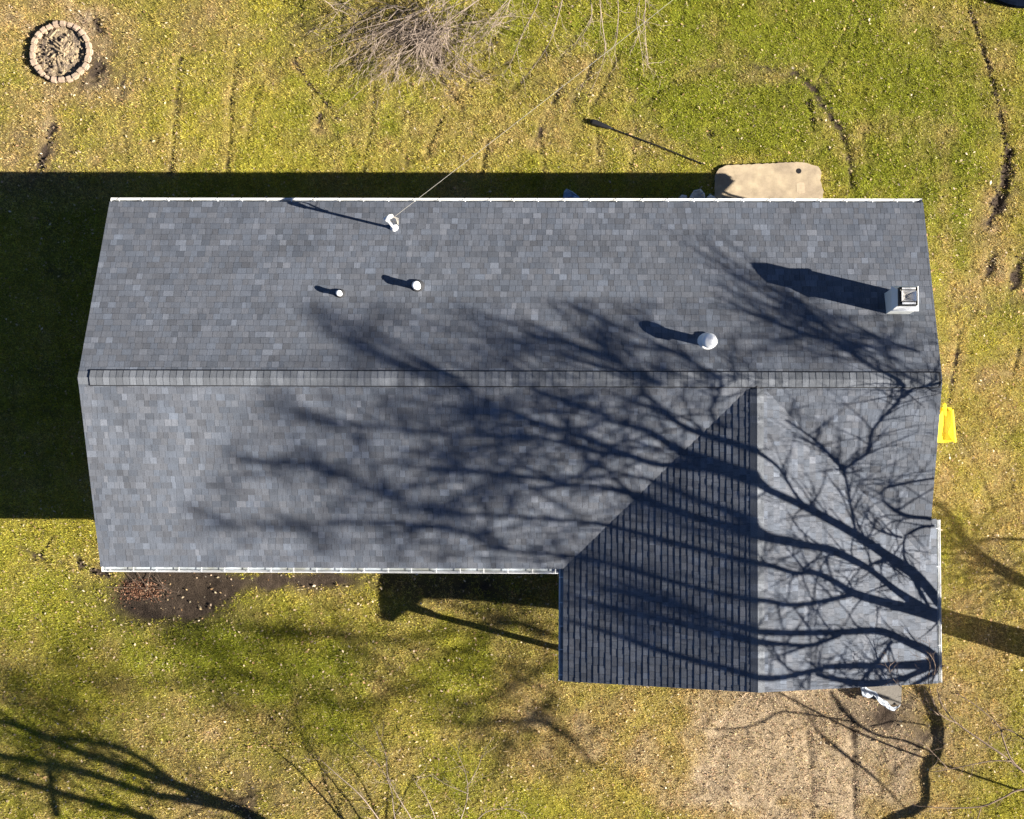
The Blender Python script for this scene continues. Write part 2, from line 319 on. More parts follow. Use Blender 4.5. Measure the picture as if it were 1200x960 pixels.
def leaves(name, x, y, z, size, pal, label):
    n = len(x); a = rng.uniform(0, 2 * np.pi, n); s = rng.uniform(*size, n); ti = rng.normal(0, .35, (n, 2)); fold = rng.uniform(.1, .5, n)
    base = np.array([(-1, 0), (0, -.55), (1, 0), (0, .55)]); V = np.empty((n, 4, 3))
    for k, (bx, by) in enumerate(base):
        bx2 = bx * s * .5; by2 = by * s * rng.uniform(.6, 1.1, n) * .6
        V[:, k, 0] = x + bx2 * np.cos(a) - by2 * np.sin(a); V[:, k, 1] = y + bx2 * np.sin(a) + by2 * np.cos(a)
        V[:, k, 2] = z + .008 + bx2 * ti[:, 0] + by2 * ti[:, 1] + (abs(by2) * fold)
    p = np.array(pal)[rng.integers(0, len(pal), n)] * np.exp(rng.normal(0, .2, n))[:, None]
    T = np.arange(n * 4).reshape(-1, 4); tr = np.concatenate([T[:, [0, 1, 2]], T[:, [0, 2, 3]]])
    return tag(bigmesh(name, V.reshape(-1, 3), tr, np.repeat(np.clip(p, 0, .9), 4, 0), M['leaf']), label, 'leaves')
def all_leaves():
    x, y = lawn_points(60000); c, d, _ = wear(x, y)
    u = np.array([proj((a, b, 0)) for a, b in zip(x[::1], y[::1])])
    pr = .10 + .35 * np.clip(fbm(x, y, 1.2, 6) - .4, 0, 1) + .4 * np.exp(-((u[:, 0] - 30) / 120) ** 2 - ((u[:, 1] - 90) / 130) ** 2)
    pr += .22 * (u[:, 1] > 600) * (u[:, 0] < 900) + .35 * np.exp(-((u[:, 0] - 290) / 80) ** 2 - ((u[:, 1] - 930) / 60) ** 2) + .15 * (u[:, 0] > 1080) * (u[:, 1] > 250)
    k = rng.random(len(x)) < pr * .55; x, y = x[k], y[k]
    leaves('fallen_leaves', x, y, gz(x, y) + rng.uniform(.015, .05, len(x)), (.035, .085), [(.4, .3, .17), (.36, .25, .13), (.5, .41, .27), (.3, .18, .09), (.45, .34, .24)],
           'small dry tan leaves scattered over the whole lawn')
    x, y = lawn_points(60000); k = rng.random(len(x)) < .006; x, y = x[k], y[k]
    leaves('pale_leaves', x, y, gz(x, y) + .045, (.05, .11), [(.5, .4, .27), (.5, .3, .15), (.55, .47, .36)], 'larger pale curled leaves lying singly on the lawn')
    n = 900; c0 = at(166, 691); x = rng.normal(c0.x, .28, n); y = rng.normal(c0.y, .13, n) - (abs(x - c0.x) * .12)
    leaves('red_leaf_litter', x, y, gz(x, y) + rng.uniform(.0, .05, n), (.03, .06), [(.14, .06, .035), (.2, .1, .06), (.08, .045, .03), (.3, .18, .11)],
           'reddish brown leaf litter in the bare bed below the lower gutter')
grass(); all_leaves()

def clods():
    b = MB(); rr = random.Random(3)
    for pts, hw_, dp_, am in RUTS:
        if am < .78: continue
        for (ua, va), (ub, vb) in zip(pts, pts[1:]):
            A_, B_ = at(ua, va), at(ub, vb); n_ = int((B_ - A_).length * (34 if am > .95 else 16)) + 1
            for _ in range(n_):
                q = A_.lerp(B_, rr.random()) + Vector((rr.gauss(0, hw_ * .9), rr.gauss(0, hw_ * .9), 0)); sz = rr.uniform(.012, .04)
                V = [q + Vector((math.cos(a + rr.uniform(-.3, .3)) * sz * rr.uniform(.6, 1.2), math.sin(a) * sz * rr.uniform(.6, 1.2), -.02)) for a in (0, 1.26, 2.5, 3.8, 5.0)] + [q + Vector((rr.uniform(-.3, .3) * sz, rr.uniform(-.3, .3) * sz, sz * rr.uniform(.5, 1.1)))]
                b.add(V, [(k, (k + 1) % 5, 5) for k in range(5)])
    tag(b.build('soil_clods', M['soil'], kind='stuff'), 'loose dark soil clods turned up along the wheel ruts in the lawn', 'soil')
clods()

# ---------------------------------------------------------------- the house
house = thing('house', (0, 0, 0), 'single storey house with grey shingle gable roof and a wing at its lower right', 'house')
def walls():
    o = .42; x0, x1, y0, y1 = -W2 + .3, W2 - .3, -HD + .75, HD - o; t = .15
    b = MB(); b.box(x0, x1, y0, y0 + t, 0, HE - .12); b.box(x0, x1, y1 - t, y1, 0, HE - .12)
    for xa, xb in ((x0, x0 + t), (x1 - t, x1)):
        b.box(xa, xb, y0 + t, y1 - t, 0, HE - .12)
        b.add([(xa, y0, HE - .12), (xa, y1, HE - .12), (xa, 0, ZR - .2), (xb, y0, HE - .12), (xb, y1, HE - .12), (xb, 0, ZR - .2)], [(0, 2, 1), (3, 4, 5), (0, 1, 4, 3), (1, 2, 5, 4), (2, 0, 3, 5)])
    b.build('wall', M['siding'], house)
    b = MB(); gx0, gx1, gy = WX - WW + .42, WX + WW - .42, WS + .28; yb, xe = -4.9, 6.2
    b.box(gx0, gx0 + t, yb, y0 - .003, 0, HE - .12); b.box(gx1 - t, gx1, gy + t, y0 - .003, 0, HE - .12)
    b.box(gx0 + t, xe, yb, yb + t, 0, HE - .1); b.box(xe, xe + t, gy + t, yb + t, 0, HE - .1)
    top = [(gx0, HE - .12), (WX, ZR - .2), (gx1, HE - .12)]; n = 18; xa, xb = gx0 + .12, 6.05
    arch = [(xa + (xb - xa) * k / n, 2.0 + .92 * math.sin(math.pi * min(1, (k / n) ** .72)) ** .6) for k in range(n + 1)]
    ztop = lambda x: (ZR - .2) - (ZR - .2 - HE + .12) * abs(x - WX) / (gx1 - WX)
    for (xc, zc), (xd, zd) in zip(arch, arch[1:]):
        if xc < WX < xd: xs = (xc, WX, xd)
        else: xs = (xc, xd)
        for p, q in zip(xs, xs[1:]):
            zp = zc + (zd - zc) * (p - xc) / (xd - xc); zq = zc + (zd - zc) * (q - xc) / (xd - xc); zp = min(zp, ztop(p) - .06); zq = min(zq, ztop(q) - .06)
            V = [(p, gy, zp), (q, gy, zq), (q, gy, ztop(q)), (p, gy, ztop(p))]; b.add(V + [(x, y + t, z) for x, y, z in V], [(0, 1, 2, 3), (7, 6, 5, 4), (0, 4, 5, 1), (2, 6, 7, 3)])
    V = [(xb, gy, 0), (gx1, gy, 0), (gx1, gy, HE - .12), (xb, gy, ztop(xb))]; b.add(V + [(x, y + t, z) for x, y, z in V], [(0, 1, 2, 3), (7, 6, 5, 4), (0, 3, 7, 4), (1, 5, 6, 2), (3, 2, 6, 7)])
    b.build('wall', M['siding'], house)
    MB().box(gx0, gx0 + .12, gy, gy + .12, 0, HE - .12).build('porch_post', M['white'], house)
    MB().box(gx0, xe, gy, yb, -.05, .1).build('porch_floor', M['concrete'], house)
    for (xa, ya, sx) in ((-7.2, y0, 1.2), (-4.6, y0, 1.6), (-1.8, y0, 1.2), (-6.5, y1, 1.1), (-2, y1, 1.1), (1.6, y1, 1.4), (8.1, gy, 1.8)):
        s = -1 if ya < 0 else 1; ya0, ya1 = sorted((ya + s * .003, ya + s * .05))
        f = MB(); f.box(xa - sx / 2 - .06, xa - sx / 2, ya0, ya1, .9, 2.1).box(xa + sx / 2, xa + sx / 2 + .06, ya0, ya1, .9, 2.1)
        f.box(xa - sx / 2, xa + sx / 2, ya0, ya1, 2.04, 2.1).box(xa - sx / 2, xa + sx / 2, ya0, ya1, .9, .96)
        fo = f.build('window', M['white'], house); yy0, yy1 = sorted((ya + s * .004, ya + s * .02))
        MB().box(xa - sx / 2, xa + sx / 2, yy0, yy1, .96, 2.04).build('pane', M['glass'], fo)
    d = MB().box(-.2, .75, y0 - .06, y0 - .003, .05, 2.08).build('door', M['white'], house); MB().lathe((.62, y0 - .1, 1.05), [(.001, -.03), (.03, -.01), (.03, .01), (.001, .03)], 8).build('handle', M['flue'], d)
    d = MB().box(6.0, 6.9, y1 + .003, y1 + .06, .15, 2.15).build('door', M['white'], house); MB().lathe((6.1, y1 + .09, 1.1), [(.001, -.03), (.03, -.01), (.03, .01), (.001, .03)], 8).build('handle', M['flue'], d)
walls()
# roof decks
EN, ES, EW, EE = HD - .05, -HD + .085, WX - WW + .105, WX + WW - .105     # shingle edges behind the gutters
zn = lambda y: ZR - P1 * abs(y)
zw_ = lambda x: ZW - P2 * abs(x - WX)
def vx(y): return P1 * abs(y) / P2 + (ZW - ZR) / P2                        # half width of the valley at y
YV = -P2 * (W2 - WX) / P1
decks = []
def deck(pts): b = MB().prism(pts, .16); decks.append(b.build('roof_slope', M['deck'], house)); return decks[-1]
DN = deck([(-W2, 0, ZR), (W2, 0, ZR), (W2, EN, zn(EN)), (-W2, EN, zn(EN))])
DS = deck([(-W2, -.001, ZR), (-W2, ES, zn(ES)), (WX - vx(ES), ES, zn(ES)), (WX - .01, -.02, zn(.02)), (W2, YV, zn(YV)), (W2, -.001, ZR)])
DW = deck([(WX, -.02, ZW), (WX - vx(ES), ES, zn(ES) - .002), (EW, ES, zw_(EW)), (EW, WS, zw_(EW)), (WX, WS, ZW)])
DE = deck([(WX + .001, -.02, ZW), (WX + .001, WS, ZW), (EE, WS, zw_(EE)), (EE, -3.14, zw_(EE)), (W2 + .002, -3.14, zw_(W2)), (W2 + .002, YV, zw_(W2))])
# shingles, course by course
EXP = .1535
def tone():
    r = random.random(); k = random.choices((.80, .91, 1.0, 1.1, 1.33), (2, 4, 6, 4, 1.1))[0] * random.uniform(.93, 1.07)
    h = random.uniform(-.035, .035); return tuple(v * k for v in (.100 * (1 + h), .110, .131 * (1 - h)))
TABS = []                                                                # (size, slope index, verts, colour)
def course(slope, frame, d0, d1, s0, s1, drift):
    O, U, D_, N_ = frame                                                   # origin, along, up-slope, normal
    s = s0 + .0; first = True; off = random.uniform(0, .2)
    while s < s1 - .01:
        wdt = random.choice((.11, .14, .16, .17, .18, .20, .24)) * random.uniform(.9, 1.1)
        if first: wdt = max(.05, wdt - off); first = False
        e = min(s + wdt, s1)
        if s1 - e < .05: e = s1
        th = .0095 + (.003 if random.random() < .45 else 0) + random.uniform(0, .0012); j = .003; dd = d0 + random.uniform(-.0035, .0035)
        V = [O + U * a + D_ * b + N_ * c for a, b, c in ((s + j, dd, th), (e - j, dd, th), (e - j, d1 + .01, .0025), (s + j, d1 + .01, .0025),
                                                         (s + j, dd, -.004), (e - j, dd, -.004), (e - j, d1 + .01, -.004), (s + j, d1 + .01, -.004))]
        TABS.append(((e - s), slope, V, tone())); s = e
TF = [(0, 1, 2, 3), (0, 4, 5, 1), (1, 5, 6, 2), (3, 7, 4, 0)]
c1 = 1 / math.sqrt(1 + P1 * P1); c2 = 1 / math.sqrt(1 + P2 * P2)
def main_slope(idx, sgn, e):
    Dv = Vector((0, -sgn * c1, P1 * c1)); Nv = Vector((0, sgn * P1 * c1, c1)); L = abs(e) / c1; n = int(L / EXP)
    fr = (Vector((0, e, zn(e))), Vector((sgn * -1, 0, 0)), Dv, Nv)
    for k in range(n + 1):
        d0 = -.012 + k * EXP; d1 = min(d0 + EXP, L - .02); y = e - sgn * (d0 + EXP * .5) * c1
        if d1 - d0 < .03: continue
        lo, hi = -W2 - .015, W2 + .015
        iv = [(lo, hi)]
        if sgn < 0:
            h = vx(y) if y > ES else 99
            iv = [(lo, WX - h + .09)] if h > W2 - WX else [(lo, WX - h + .09), (WX + h - .09, hi)]
        for a, b in iv:
            if sgn > 0: a, b = -b, -a
            course(idx, fr, d0, d1, a, b, k)
main_slope(0, 1, EN); main_slope(1, -1, ES)
def wing_slope(idx, sgn, e):
    Dv = Vector((-sgn * c2, 0, P2 * c2)); Nv = Vector((sgn * P2 * c2, 0, c2)); L = abs(e - WX) / c2; n = int(L / EXP)
    fr = (Vector((e, 0, zw_(e))), Vector((0, sgn * 1.0, 0)), Dv, Nv)
    for k in range(n + 1):
        d0 = -.012 + k * EXP; d1 = min(d0 + EXP, L - .02); x = e - sgn * (d0 + EXP * .5) * c2
        if d1 - d0 < .03: continue
        top = min(-.2, -P2 * abs(x - WX) / P1 + .09)
        if sgn > 0 and x > W2: top = -3.14
        if sgn < 0 and x < WX - vx(ES): top = ES - .02
        a, b = WS - .012, top
        if sgn < 0: a, b = -b, -a
        course(idx, fr, d0, d1, a, b, k)
wing_slope(2, -1, EW); wing_slope(3, 1, EE)
order = sorted(range(len(TABS)), key=lambda i: -TABS[i][0] * random.uniform(.8, 1)); single = set(order[:300])
mbs = [MB() for _ in range(4)]
for i, (sz, sl_, V, c) in enumerate(TABS):
    if i in single: MB().add(V, TF, c).build('shingle', M['shingle' if sl_ < 2 else 'wingshingle'], decks[sl_])
    else: mbs[sl_].add(V, TF, c)
for q_, (b, dk) in enumerate(zip(mbs, decks)): b.build('shingle_field', M['shingle' if q_ < 2 else 'wingshingle'], dk, kind='stuff')
# ridge vent and caps
vent = MB()
hw = .185
vent.add([(x, y, z) for x in (-W2 + .25, W2 - .02) for (y, z) in ((-hw, zn(hw) - .002), (-hw, zn(hw) + .034), (0, ZR + .036), (hw, zn(hw) + .034), (hw, zn(hw) - .002))],
         [(0, 1, 6, 5), (1, 2, 7, 6), (2, 3, 8, 7), (3, 4, 9, 8), (4, 3, 2, 1, 0), (5, 6, 7, 8, 9)])
ridge = vent.build('ridge_vent', M['ventblack'], house)
def cap_mesh(hw, p, L, th):
    k = [m for m in []]; q = th
    prof = lambda lift: [(-hw, -p * hw + lift), (-hw * .35, -p * hw * .35 + lift + .002), (0, lift + .004), (hw * .35, -p * hw * .35 + lift + .002), (hw, -p * hw + lift)]
    V = [(0, y, z) for y, z in prof(th)] + [(L, y, z) for y, z in prof(.002)] + [(0, y, z - th) for y, z in prof(th)]
    F = [(i, i + 1, i + 6, i + 5)[::-1] for i in range(4)] + [(10 + i, 11 + i, i + 1, i)[::-1] for i in range(4)]
    F += [(0, 5, 10), (4, 14, 9)]
    me = bpy.data.meshes.new('ridge_cap_shingle'); me.from_pydata(V, [], F); kk = random.choice((.95, 1.05, 1.1, 1.2, 1.38)); t = [v * kk for v in (.104, .112, .126)]
    a = me.color_attributes.new('tone', 'FLOAT_COLOR', 'POINT'); a.data.foreach_set('color', np.array([(*t, 1)] * len(V), dtype=np.float32).ravel())
    me.materials.append(M['shingle']); return me
def cap(me, loc, rz, parent):
    o = bpy.data.objects.new('ridge_cap_shingle', me); C.objects.link(o); o.parent = parent; o.location = loc; o.rotation_euler = (0, 0, rz)
vm = [cap_mesh(hw - .02, P1, .165, .009) for _ in range(9)]; x = -W2 + .262
while x < W2 - .1: cap(random.choice(vm), (x, random.uniform(-.002, .002), ZR + .036), 0, ridge); x += .152
lm = [cap_mesh(.15, P1, .19, .007) for _ in range(4)]
for x in (-W2 - .01, -W2 + .08): cap(lm[0], (x, 0, ZR + .012), 0, decks[0])
wm = [cap_mesh(.155, P2, .165, .007) for _ in range(7)]; y = WS - .01
while y < -.3: cap(random.choice(wm), (WX, y, ZW + .010), math.pi / 2, decks[3]); y += .15
# rake boards
def rake(p0, p1, side, m='white'):
    a, b = Vector(p0), Vector(p1); s = Vector(side) * .022
    V = [a, b, b + s, a + s]; V = V + [v - Vector((0, 0, .17)) for v in V]
    MB().add([v - Vector((0, 0, .012)) for v in V], [(0, 1, 2, 3), (7, 6, 5, 4), (0, 4, 5, 1), (1, 5, 6, 2), (2, 6, 7, 3), (3, 7, 4, 0)]).build('rake_board', M[m], house)
for s in (-1, 1):
    rake((s * (W2 + .002), 0, ZR), (s * (W2 + .002), EN, zn(EN)), (s * .35, 0, 0)); 
rake((-W2 - .002, 0, ZR), (-W2 - .002, ES, zn(ES)), (-.35, 0, 0)); rake((W2 + .002, 0, ZR), (W2 + .002, -3.1, zn(3.1)), (.35, 0, 0))
rake((WX, WS - .002, ZW), (EW, WS - .002, zw_(EW)), (0, -.5, 0), 'rake'); rake((WX, WS - .002, ZW), (EE, WS - .002, zw_(EE)), (0, -.5, 0), 'rake')
# gutters: trough of real sheet with hangers
def gutter(a, b, out, name='gutter', step=.56):
    a, b, out = Vector(a), Vector(b), Vector(out); up = Vector((0, 0, 1))
    prof = [(0, 0), (0, -.10), (.085, -.105), (.098, -.05), (.125, -.035), (.125, -.008), (.112, -.008), (.112, -.028), (.088, -.045), (.078, -.096), (.006, -.093), (.006, 0)]
    V = [p + out * u + up * v for p in (a, b) for u, v in prof]; n = len(prof)
    F = [(i, (i + 1) % n, (i + 1) % n + n, i + n) for i in range(n)] + [tuple(range(n - 1, -1, -1)), tuple(range(n, 2 * n))]
    g = obj(name, V, F, M['white'], house); d = (b - a); L = d.length; d.normalize()
    li = [p + out * u + up * v for p in (a, b) for u, v in ((.007, -.088), (.077, -.091))]
    obj('trough_strip', li, [(0, 1, 3, 2)], M['gutter'], g)  # blue-grey strip along the trough floor
    for p, s in ((a, 1), (b, -1)):
        q = [p + out * u + up * v for u, v in prof[:6]] + [p + out * u + up * v + d * s * .004 for u, v in prof[:6]]
        obj('end_cap', q, [tuple(range(6)), tuple(range(11, 5, -1))], M['white'], g)
    x = .2; k = 0
    while x < L - .05:
        p = a + d * x; q = [p + out * .002 + up * .002, p + out * .12 + up * .002, p + d * .022 + out * .12 + up * .002, p + d * .022 + out * .002 + up * .002]
        MB().prism(q, .006).build('hanger', M['white'], g); x += step * random.uniform(.94, 1.06)
    return g
zg = HE - .012
gutter((-W2, EN - .005, zg), (W2, EN - .005, zg), (0, 1, 0), step=.6)
gutter((-W2, ES + .0, zg), (EW - .13, ES + .0, zg), (0, -1.05, 0))
gutter((EW, ES - .002, zg), (EW, WS, zg), (-1, 0, 0))
gutter((EE, -3.16, zg), (EE, WS, zg), (1, 0, 0), step=.9)
for (x, y) in ((W2 - .42, HD - .25),):
    MB().tube([(x, y, zg - .1), (x, y - .1 * (1 if y > 0 else -1), zg - .3), (x, y - .12 * (1 if y > 0 else -1), .15)], .035, 6).build('downspout', M['white'], house)
b = MB(); p = at(103, 361, 2.9); b.tube([(-W2 + .1, p.y + .02, 2.72), (-W2 - .02, p.y + .02, 2.8), (-W2 - .10, p.y - .03, 2.86)], [.018, .024, .03], 8); b.build('vent_hood', M['white'], house)
# chimney: a part of the house that has parts of its own
cb = surf(1038.5, 368); ct = surf(1064, 345); cw = .54
x0, y0 = cb.x, cb.y; x1, y1 = x0 + cw, y0 + .50; zt = surf(1052, 356).z + 1.10
chim = MB().box(x0, x1, y0, y1, zn(y1) - .1, zt - .22).build('chimney', M['chim'], house)
e = .035; q = .155
def ring(o, z): return [(x0 - o, y0 - o, z), (x1 + o, y0 - o, z), (x1 + o, y1 + o, z), (x0 - o, y1 + o, z)]
MB().add(ring(-.01, zt - .27) + ring(e, zt - .25) + ring(e, zt - .23) + ring(-.09, zt) + ring(-.105, zt) + ring(-.105, zt - .2),
         [(3, 2, 1, 0)] + [(4 * j + i, 4 * j + (i + 1) % 4, 4 * j + 4 + (i + 1) % 4, 4 * j + 4 + i) for j in range(5) for i in range(4)]).build('chimney_cap', M['white'], chim)
cx, cy = (x0 + x1) / 2, (y0 + y1) / 2
MB().box(x0 + .1, x1 - .1, y0 + .1, y1 - .1, zt - .21, zt - .19).build('flue_floor', M['black'], chim)
ax, ay, zp = .16, .115, zt + .20
pan = MB(); pan.add([(cx - ax, cy - ay, zp), (cx + ax, cy - ay, zp), (cx + ax, cy + ay, zp), (cx - ax, cy + ay, zp), (cx - .02, cy, zp - .17),
                     (cx - ax - .008, cy - ay - .008, zp), (cx + ax + .008, cy - ay - .008, zp), (cx + ax + .008, cy + ay + .008, zp), (cx - ax - .008, cy + ay + .008, zp), (cx - .02, cy, zp - .185)],
                    [(0, 1, 4), (1, 2, 4), (2, 3, 4), (3, 0, 4), (6, 5, 9), (7, 6, 9), (8, 7, 9), (5, 8, 9), (0, 5, 6, 1), (1, 6, 7, 2), (2, 7, 8, 3), (3, 8, 5, 0)])
sb = MB()
for xa, xb, ya, yb in ((cx - .2, cx - .185, cy - .2, cy + .2), (cx + .185, cx + .2, cy - .2, cy + .2), (cx - .184, cx + .184, cy - .2, cy - .185), (cx - .184, cx + .184, cy + .185, cy + .2)): sb.box(xa, xb, ya, yb, zt - .18, zp - .03)
sb.build('flue_screen', M['black'], chim)
pan.build('rain_pan', M['flue'], chim)
sc = MB()
for (a, b_) in ((-ax, -ay), (ax, -ay), (ax, ay), (-ax, ay)): sc.tube([(cx + a, cy + b_, zt - .2), (cx + a, cy + b_, zp)], .01, 4)
sc.build('pan_bracket', M['flue'], chim)
for yy in (cy - .165, cy + .165): MB().box(cx - .15, cx + .15, yy - .02, yy + .02, zp - .03, zp - .005).build('flue_rail', M['white'], chim)

# vents and the service mast stand on the roof
def pipe_vent(u, v, r, h, label, hood=False):
    p = surf(u, v); t = thing('roof_vent', p, label, 'vent')
    fl = MB().lathe((p.x, p.y, p.z - .03), [(r * 1.7, 0), (r * 1.5, .05), (r * 1.05, .10)], 18).build('flashing', M['white'] if hood else M['deck'], t)
    MB().lathe((p.x, p.y, p.z - .05), [(r * .8, 0), (r * .8, h), (r * .7, h), (r * .7, h - .03)] if not hood else [(r * .75, 0), (r * .75, h - .12)], 18).build('pipe', M['white'], t)
    if hood:
        MB().lathe((p.x, p.y, p.z), [(r * .8, h - .2), (r * 1.15, h - .17), (r * 1.2, h - .08), (r * .9, h - .02), (r * .3, h)], 20).build('vent_cap', M['white'], t, smooth=True)
    else: MB().lathe((p.x, p.y, p.z), [(r * .86, h - .09), (r * .95, h - .07), (r * .92, h - .04), (r * .6, h - .02)], 18).build('collar', M['white'], t, smooth=True)
pipe_vent(399, 345, .075, .27, 'smallest white pipe vent on the upper slope, nearest the left end')
pipe_vent(489.5, 336.5, .105, .36, 'middle sized white pipe vent right of the smallest one')
pipe_vent(829, 402, .145, .62, 'largest white vent with domed cap, near the ridge left of the chimney', True)
p = surf(462, 268); mast = thing('service_mast', p, 'white electric service mast with weatherhead where the overhead wire meets the roof', 'mast')
MB().tube([p - Vector((0, 0, .1)), p + Vector((0, 0, .95))], .033, 10).build('pole', M['white'], mast)
MB().lathe(p + Vector((0, 0, -.04)), [(.12, 0), (.09, .06), (.045, .12)], 16).build('flashing', M['white'], mast)
MB().tube([p + Vector((0, 0, .93)), p + Vector((-.02, .03, 1.06)), p + Vector((.05, .07, 1.1)), p + Vector((.1, .1, 1.02))], [.05, .07, .065, .045], 10).build('weatherhead', M['white'], mast, smooth=True)
hk = p + Vector((.0, .02, .82))
for k in range(3):
    a = random.uniform(-.05, .05); MB().tube([p + Vector((.08, .09, 1.04)), p + Vector((.2 + a, .05, .98)), p + Vector((.22, -.06 + a, .84)), p + Vector((.12, .02, .74)), hk], .009, 5).build('wire_loop', M['wire'], mast)
wr = MB(); pole_top = Vector((32, 33, 8.6)); A = hk
d0 = Vector(at(780, 0, 4.6)) - A; d0.z = 0; tend = A + d0 * 3.2; tend.z = 7.2
pts = []
for k in range(41):
    t = k / 40; q = A.lerp(tend, t); q.z -= .6 * 4 * t * (1 - t); pts.append(q)
wr.tube(pts, .0045, 5); wo = wr.build('overhead_wire', M['wire']); tag(wo, 'pale overhead service wire running from the roof mast up and right across the lawn', 'wire')
up = thing('utility_pole', (tend.x, tend.y, 0), 'brown wooden utility pole beyond the lawn holding the service wire', 'pole')
MB().tube([(tend.x, tend.y, -.3), (tend.x, tend.y, 8)], [.16, .11], 12).build('pole', M['bark'], up); MB().box(tend.x - .9, tend.x + .9, tend.y - .05, tend.y + .05, 7.3, 7.42).build('crossarm', M['bark'], up)

# ---------------------------------------------------------------- slab, pit and yard things
def slab():
    cor = [(837, 246), (838, 205), (843, 198), (850, 194), (884, 192.5), (930, 190), (946, 191), (959, 195.5), (963, 202), (961, 212), (965, 222), (964, 246)]; out = []; rr = random.Random(9)
    for (ua, va), (ub, vb) in zip(cor, cor[1:]):
        n_ = max(1, int(math.hypot(ub - ua, vb - va) / 3)); out += [(ua + (ub - ua) * k / n_ + rr.uniform(-.5, .5), va + (vb - va) * k / n_ + rr.uniform(-.5, .5)) for k in range(n_)]
    out.append(cor[-1])
    P = [at(u, v, .07) for u, v in out]; t = thing('concrete_slab', at(900, 215), 'tan concrete step slab at the upper eave of the house', 'slab')
    hc = at(936, 200.5, .07); b = MB().prism([(q.x, q.y, .07) for q in P], .2); o = b.build('slab_body', M['concrete'], t)
    MB().prism([tuple(at(u, v, .074)) for u, v in ((933, 215), (937, 213.5), (942, 214), (943.5, 219), (943, 226), (937, 227), (933.5, 225))], .01).build('mortar_patch', M['patch'], t)
    MB().lathe((hc.x, hc.y, .071), [(.07, 0), (.066, .004)], 18).build('hole_disc', M['black'], t)  # flat black disc standing in for the shade inside a hole
slab()
def pit():
    c = at(72.5, 62); t = thing('fire_pit', c, 'round fire pit ringed with pale stones in the top left lawn', 'fire pit')
    n = 25; a = 0; 
    for k in range(n):
        an = 2 * math.pi * (k + random.uniform(-.08, .08)) / n; r = .74 + random.uniform(-.015, .02); hwd = .1 * random.uniform(.88, .98); dp = .076 * random.uniform(.85, 1.1)
        if k in (17,): dp *= .6; hwd *= .8
        bm = bmesh.new(); bmesh.ops.create_cube(bm, size=1); bmesh.ops.bevel(bm, geom=bm.edges[:], offset=.18, segments=2, affect='EDGES')
        me = bpy.data.meshes.new('stone'); 
        for v in bm.verts: v.co = Vector((v.co.x * dp * 2, v.co.y * hwd * 2, v.co.z * .15)) + Vector([random.uniform(-.004, .004) for _ in range(3)])
        bm.to_mesh(me); bm.free(); me.materials.append(M['stone']); o = bpy.data.objects.new('stone', me); C.objects.link(o); o.parent = t
        o.location = (r * math.cos(an), r * math.sin(an), .065 + random.uniform(-.015, .015)); o.rotation_euler = (random.uniform(-.05, .05), random.uniform(-.05, .05), an)
    V = []; F = []; R_ = 7; Q = 28
    for j in range(R_ + 1):
        for k in range(Q):
            r = .69 * j / R_; an = 2 * math.pi * k / Q; V.append((c.x + r * math.cos(an), c.y + r * math.sin(an), .02 + .10 * max(0, 1 - r / .5) + random.uniform(-.02, .03)))
    for j in range(R_):
        for k in range(Q): F.append((j * Q + k, (j + 1) * Q + k, (j + 1) * Q + (k + 1) % Q, j * Q + (k + 1) % Q))
    obj('ash_bed', V, F, M['ash'], t)
    for k in range(16):
        a = random.uniform(0, 6.28); r = random.uniform(0, .5); L = random.uniform(.05, .12); q = Vector((c.x + r * math.cos(a), c.y + r * math.sin(a), .13)); d = Vector((random.uniform(-1, 1), random.uniform(-1, 1), random.uniform(-.1, .3))) * L
        if k == 0: q = Vector(at(69, 51, .16)); d = Vector((.1, -.08, .02)) 
        if k == 1: q = Vector(at(70, 60, .16)); d = Vector((.13, -.07, .02))
        MB().tube([q - d, q, q + d], [.022, .026, .02] if k > 1 else [.025, .03, .025], 6).build('charred_stick', M['wood'], t)
    for k in range(90):
        a = random.uniform(0, 6.28); r = random.uniform(.05, .66); s = random.uniform(.02, .05); q = (c.x + r * math.cos(a), c.y + r * math.sin(a), .07)
        MB().lathe(q, [(s * .5, -s * .4), (s, 0), (s * .5, s * .5)], 6).build('ash_lump', M['wood'] if k % 3 == 0 else M['ash'], t)
pit()
# long black tube on the grass, built for a dark streak there
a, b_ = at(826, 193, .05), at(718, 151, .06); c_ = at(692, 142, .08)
t = thing('long_black_tube', a, 'long thin black tube with a thicker end lying on the upper lawn', 'pole')
MB().tube([a, a.lerp(b_, .5) + Vector((0, .015, .01)), b_], .016, 6).build('handle', M['black'], t)  # thin length of the dark streak
d = (c_ - b_); MB().tube([b_, b_ + d * .15, b_ + d * .5, b_ + d * .9, c_], [.02, .045, .07, .08, .05], 8).build('brush', M['black'], t)  # thicker end of the dark streak
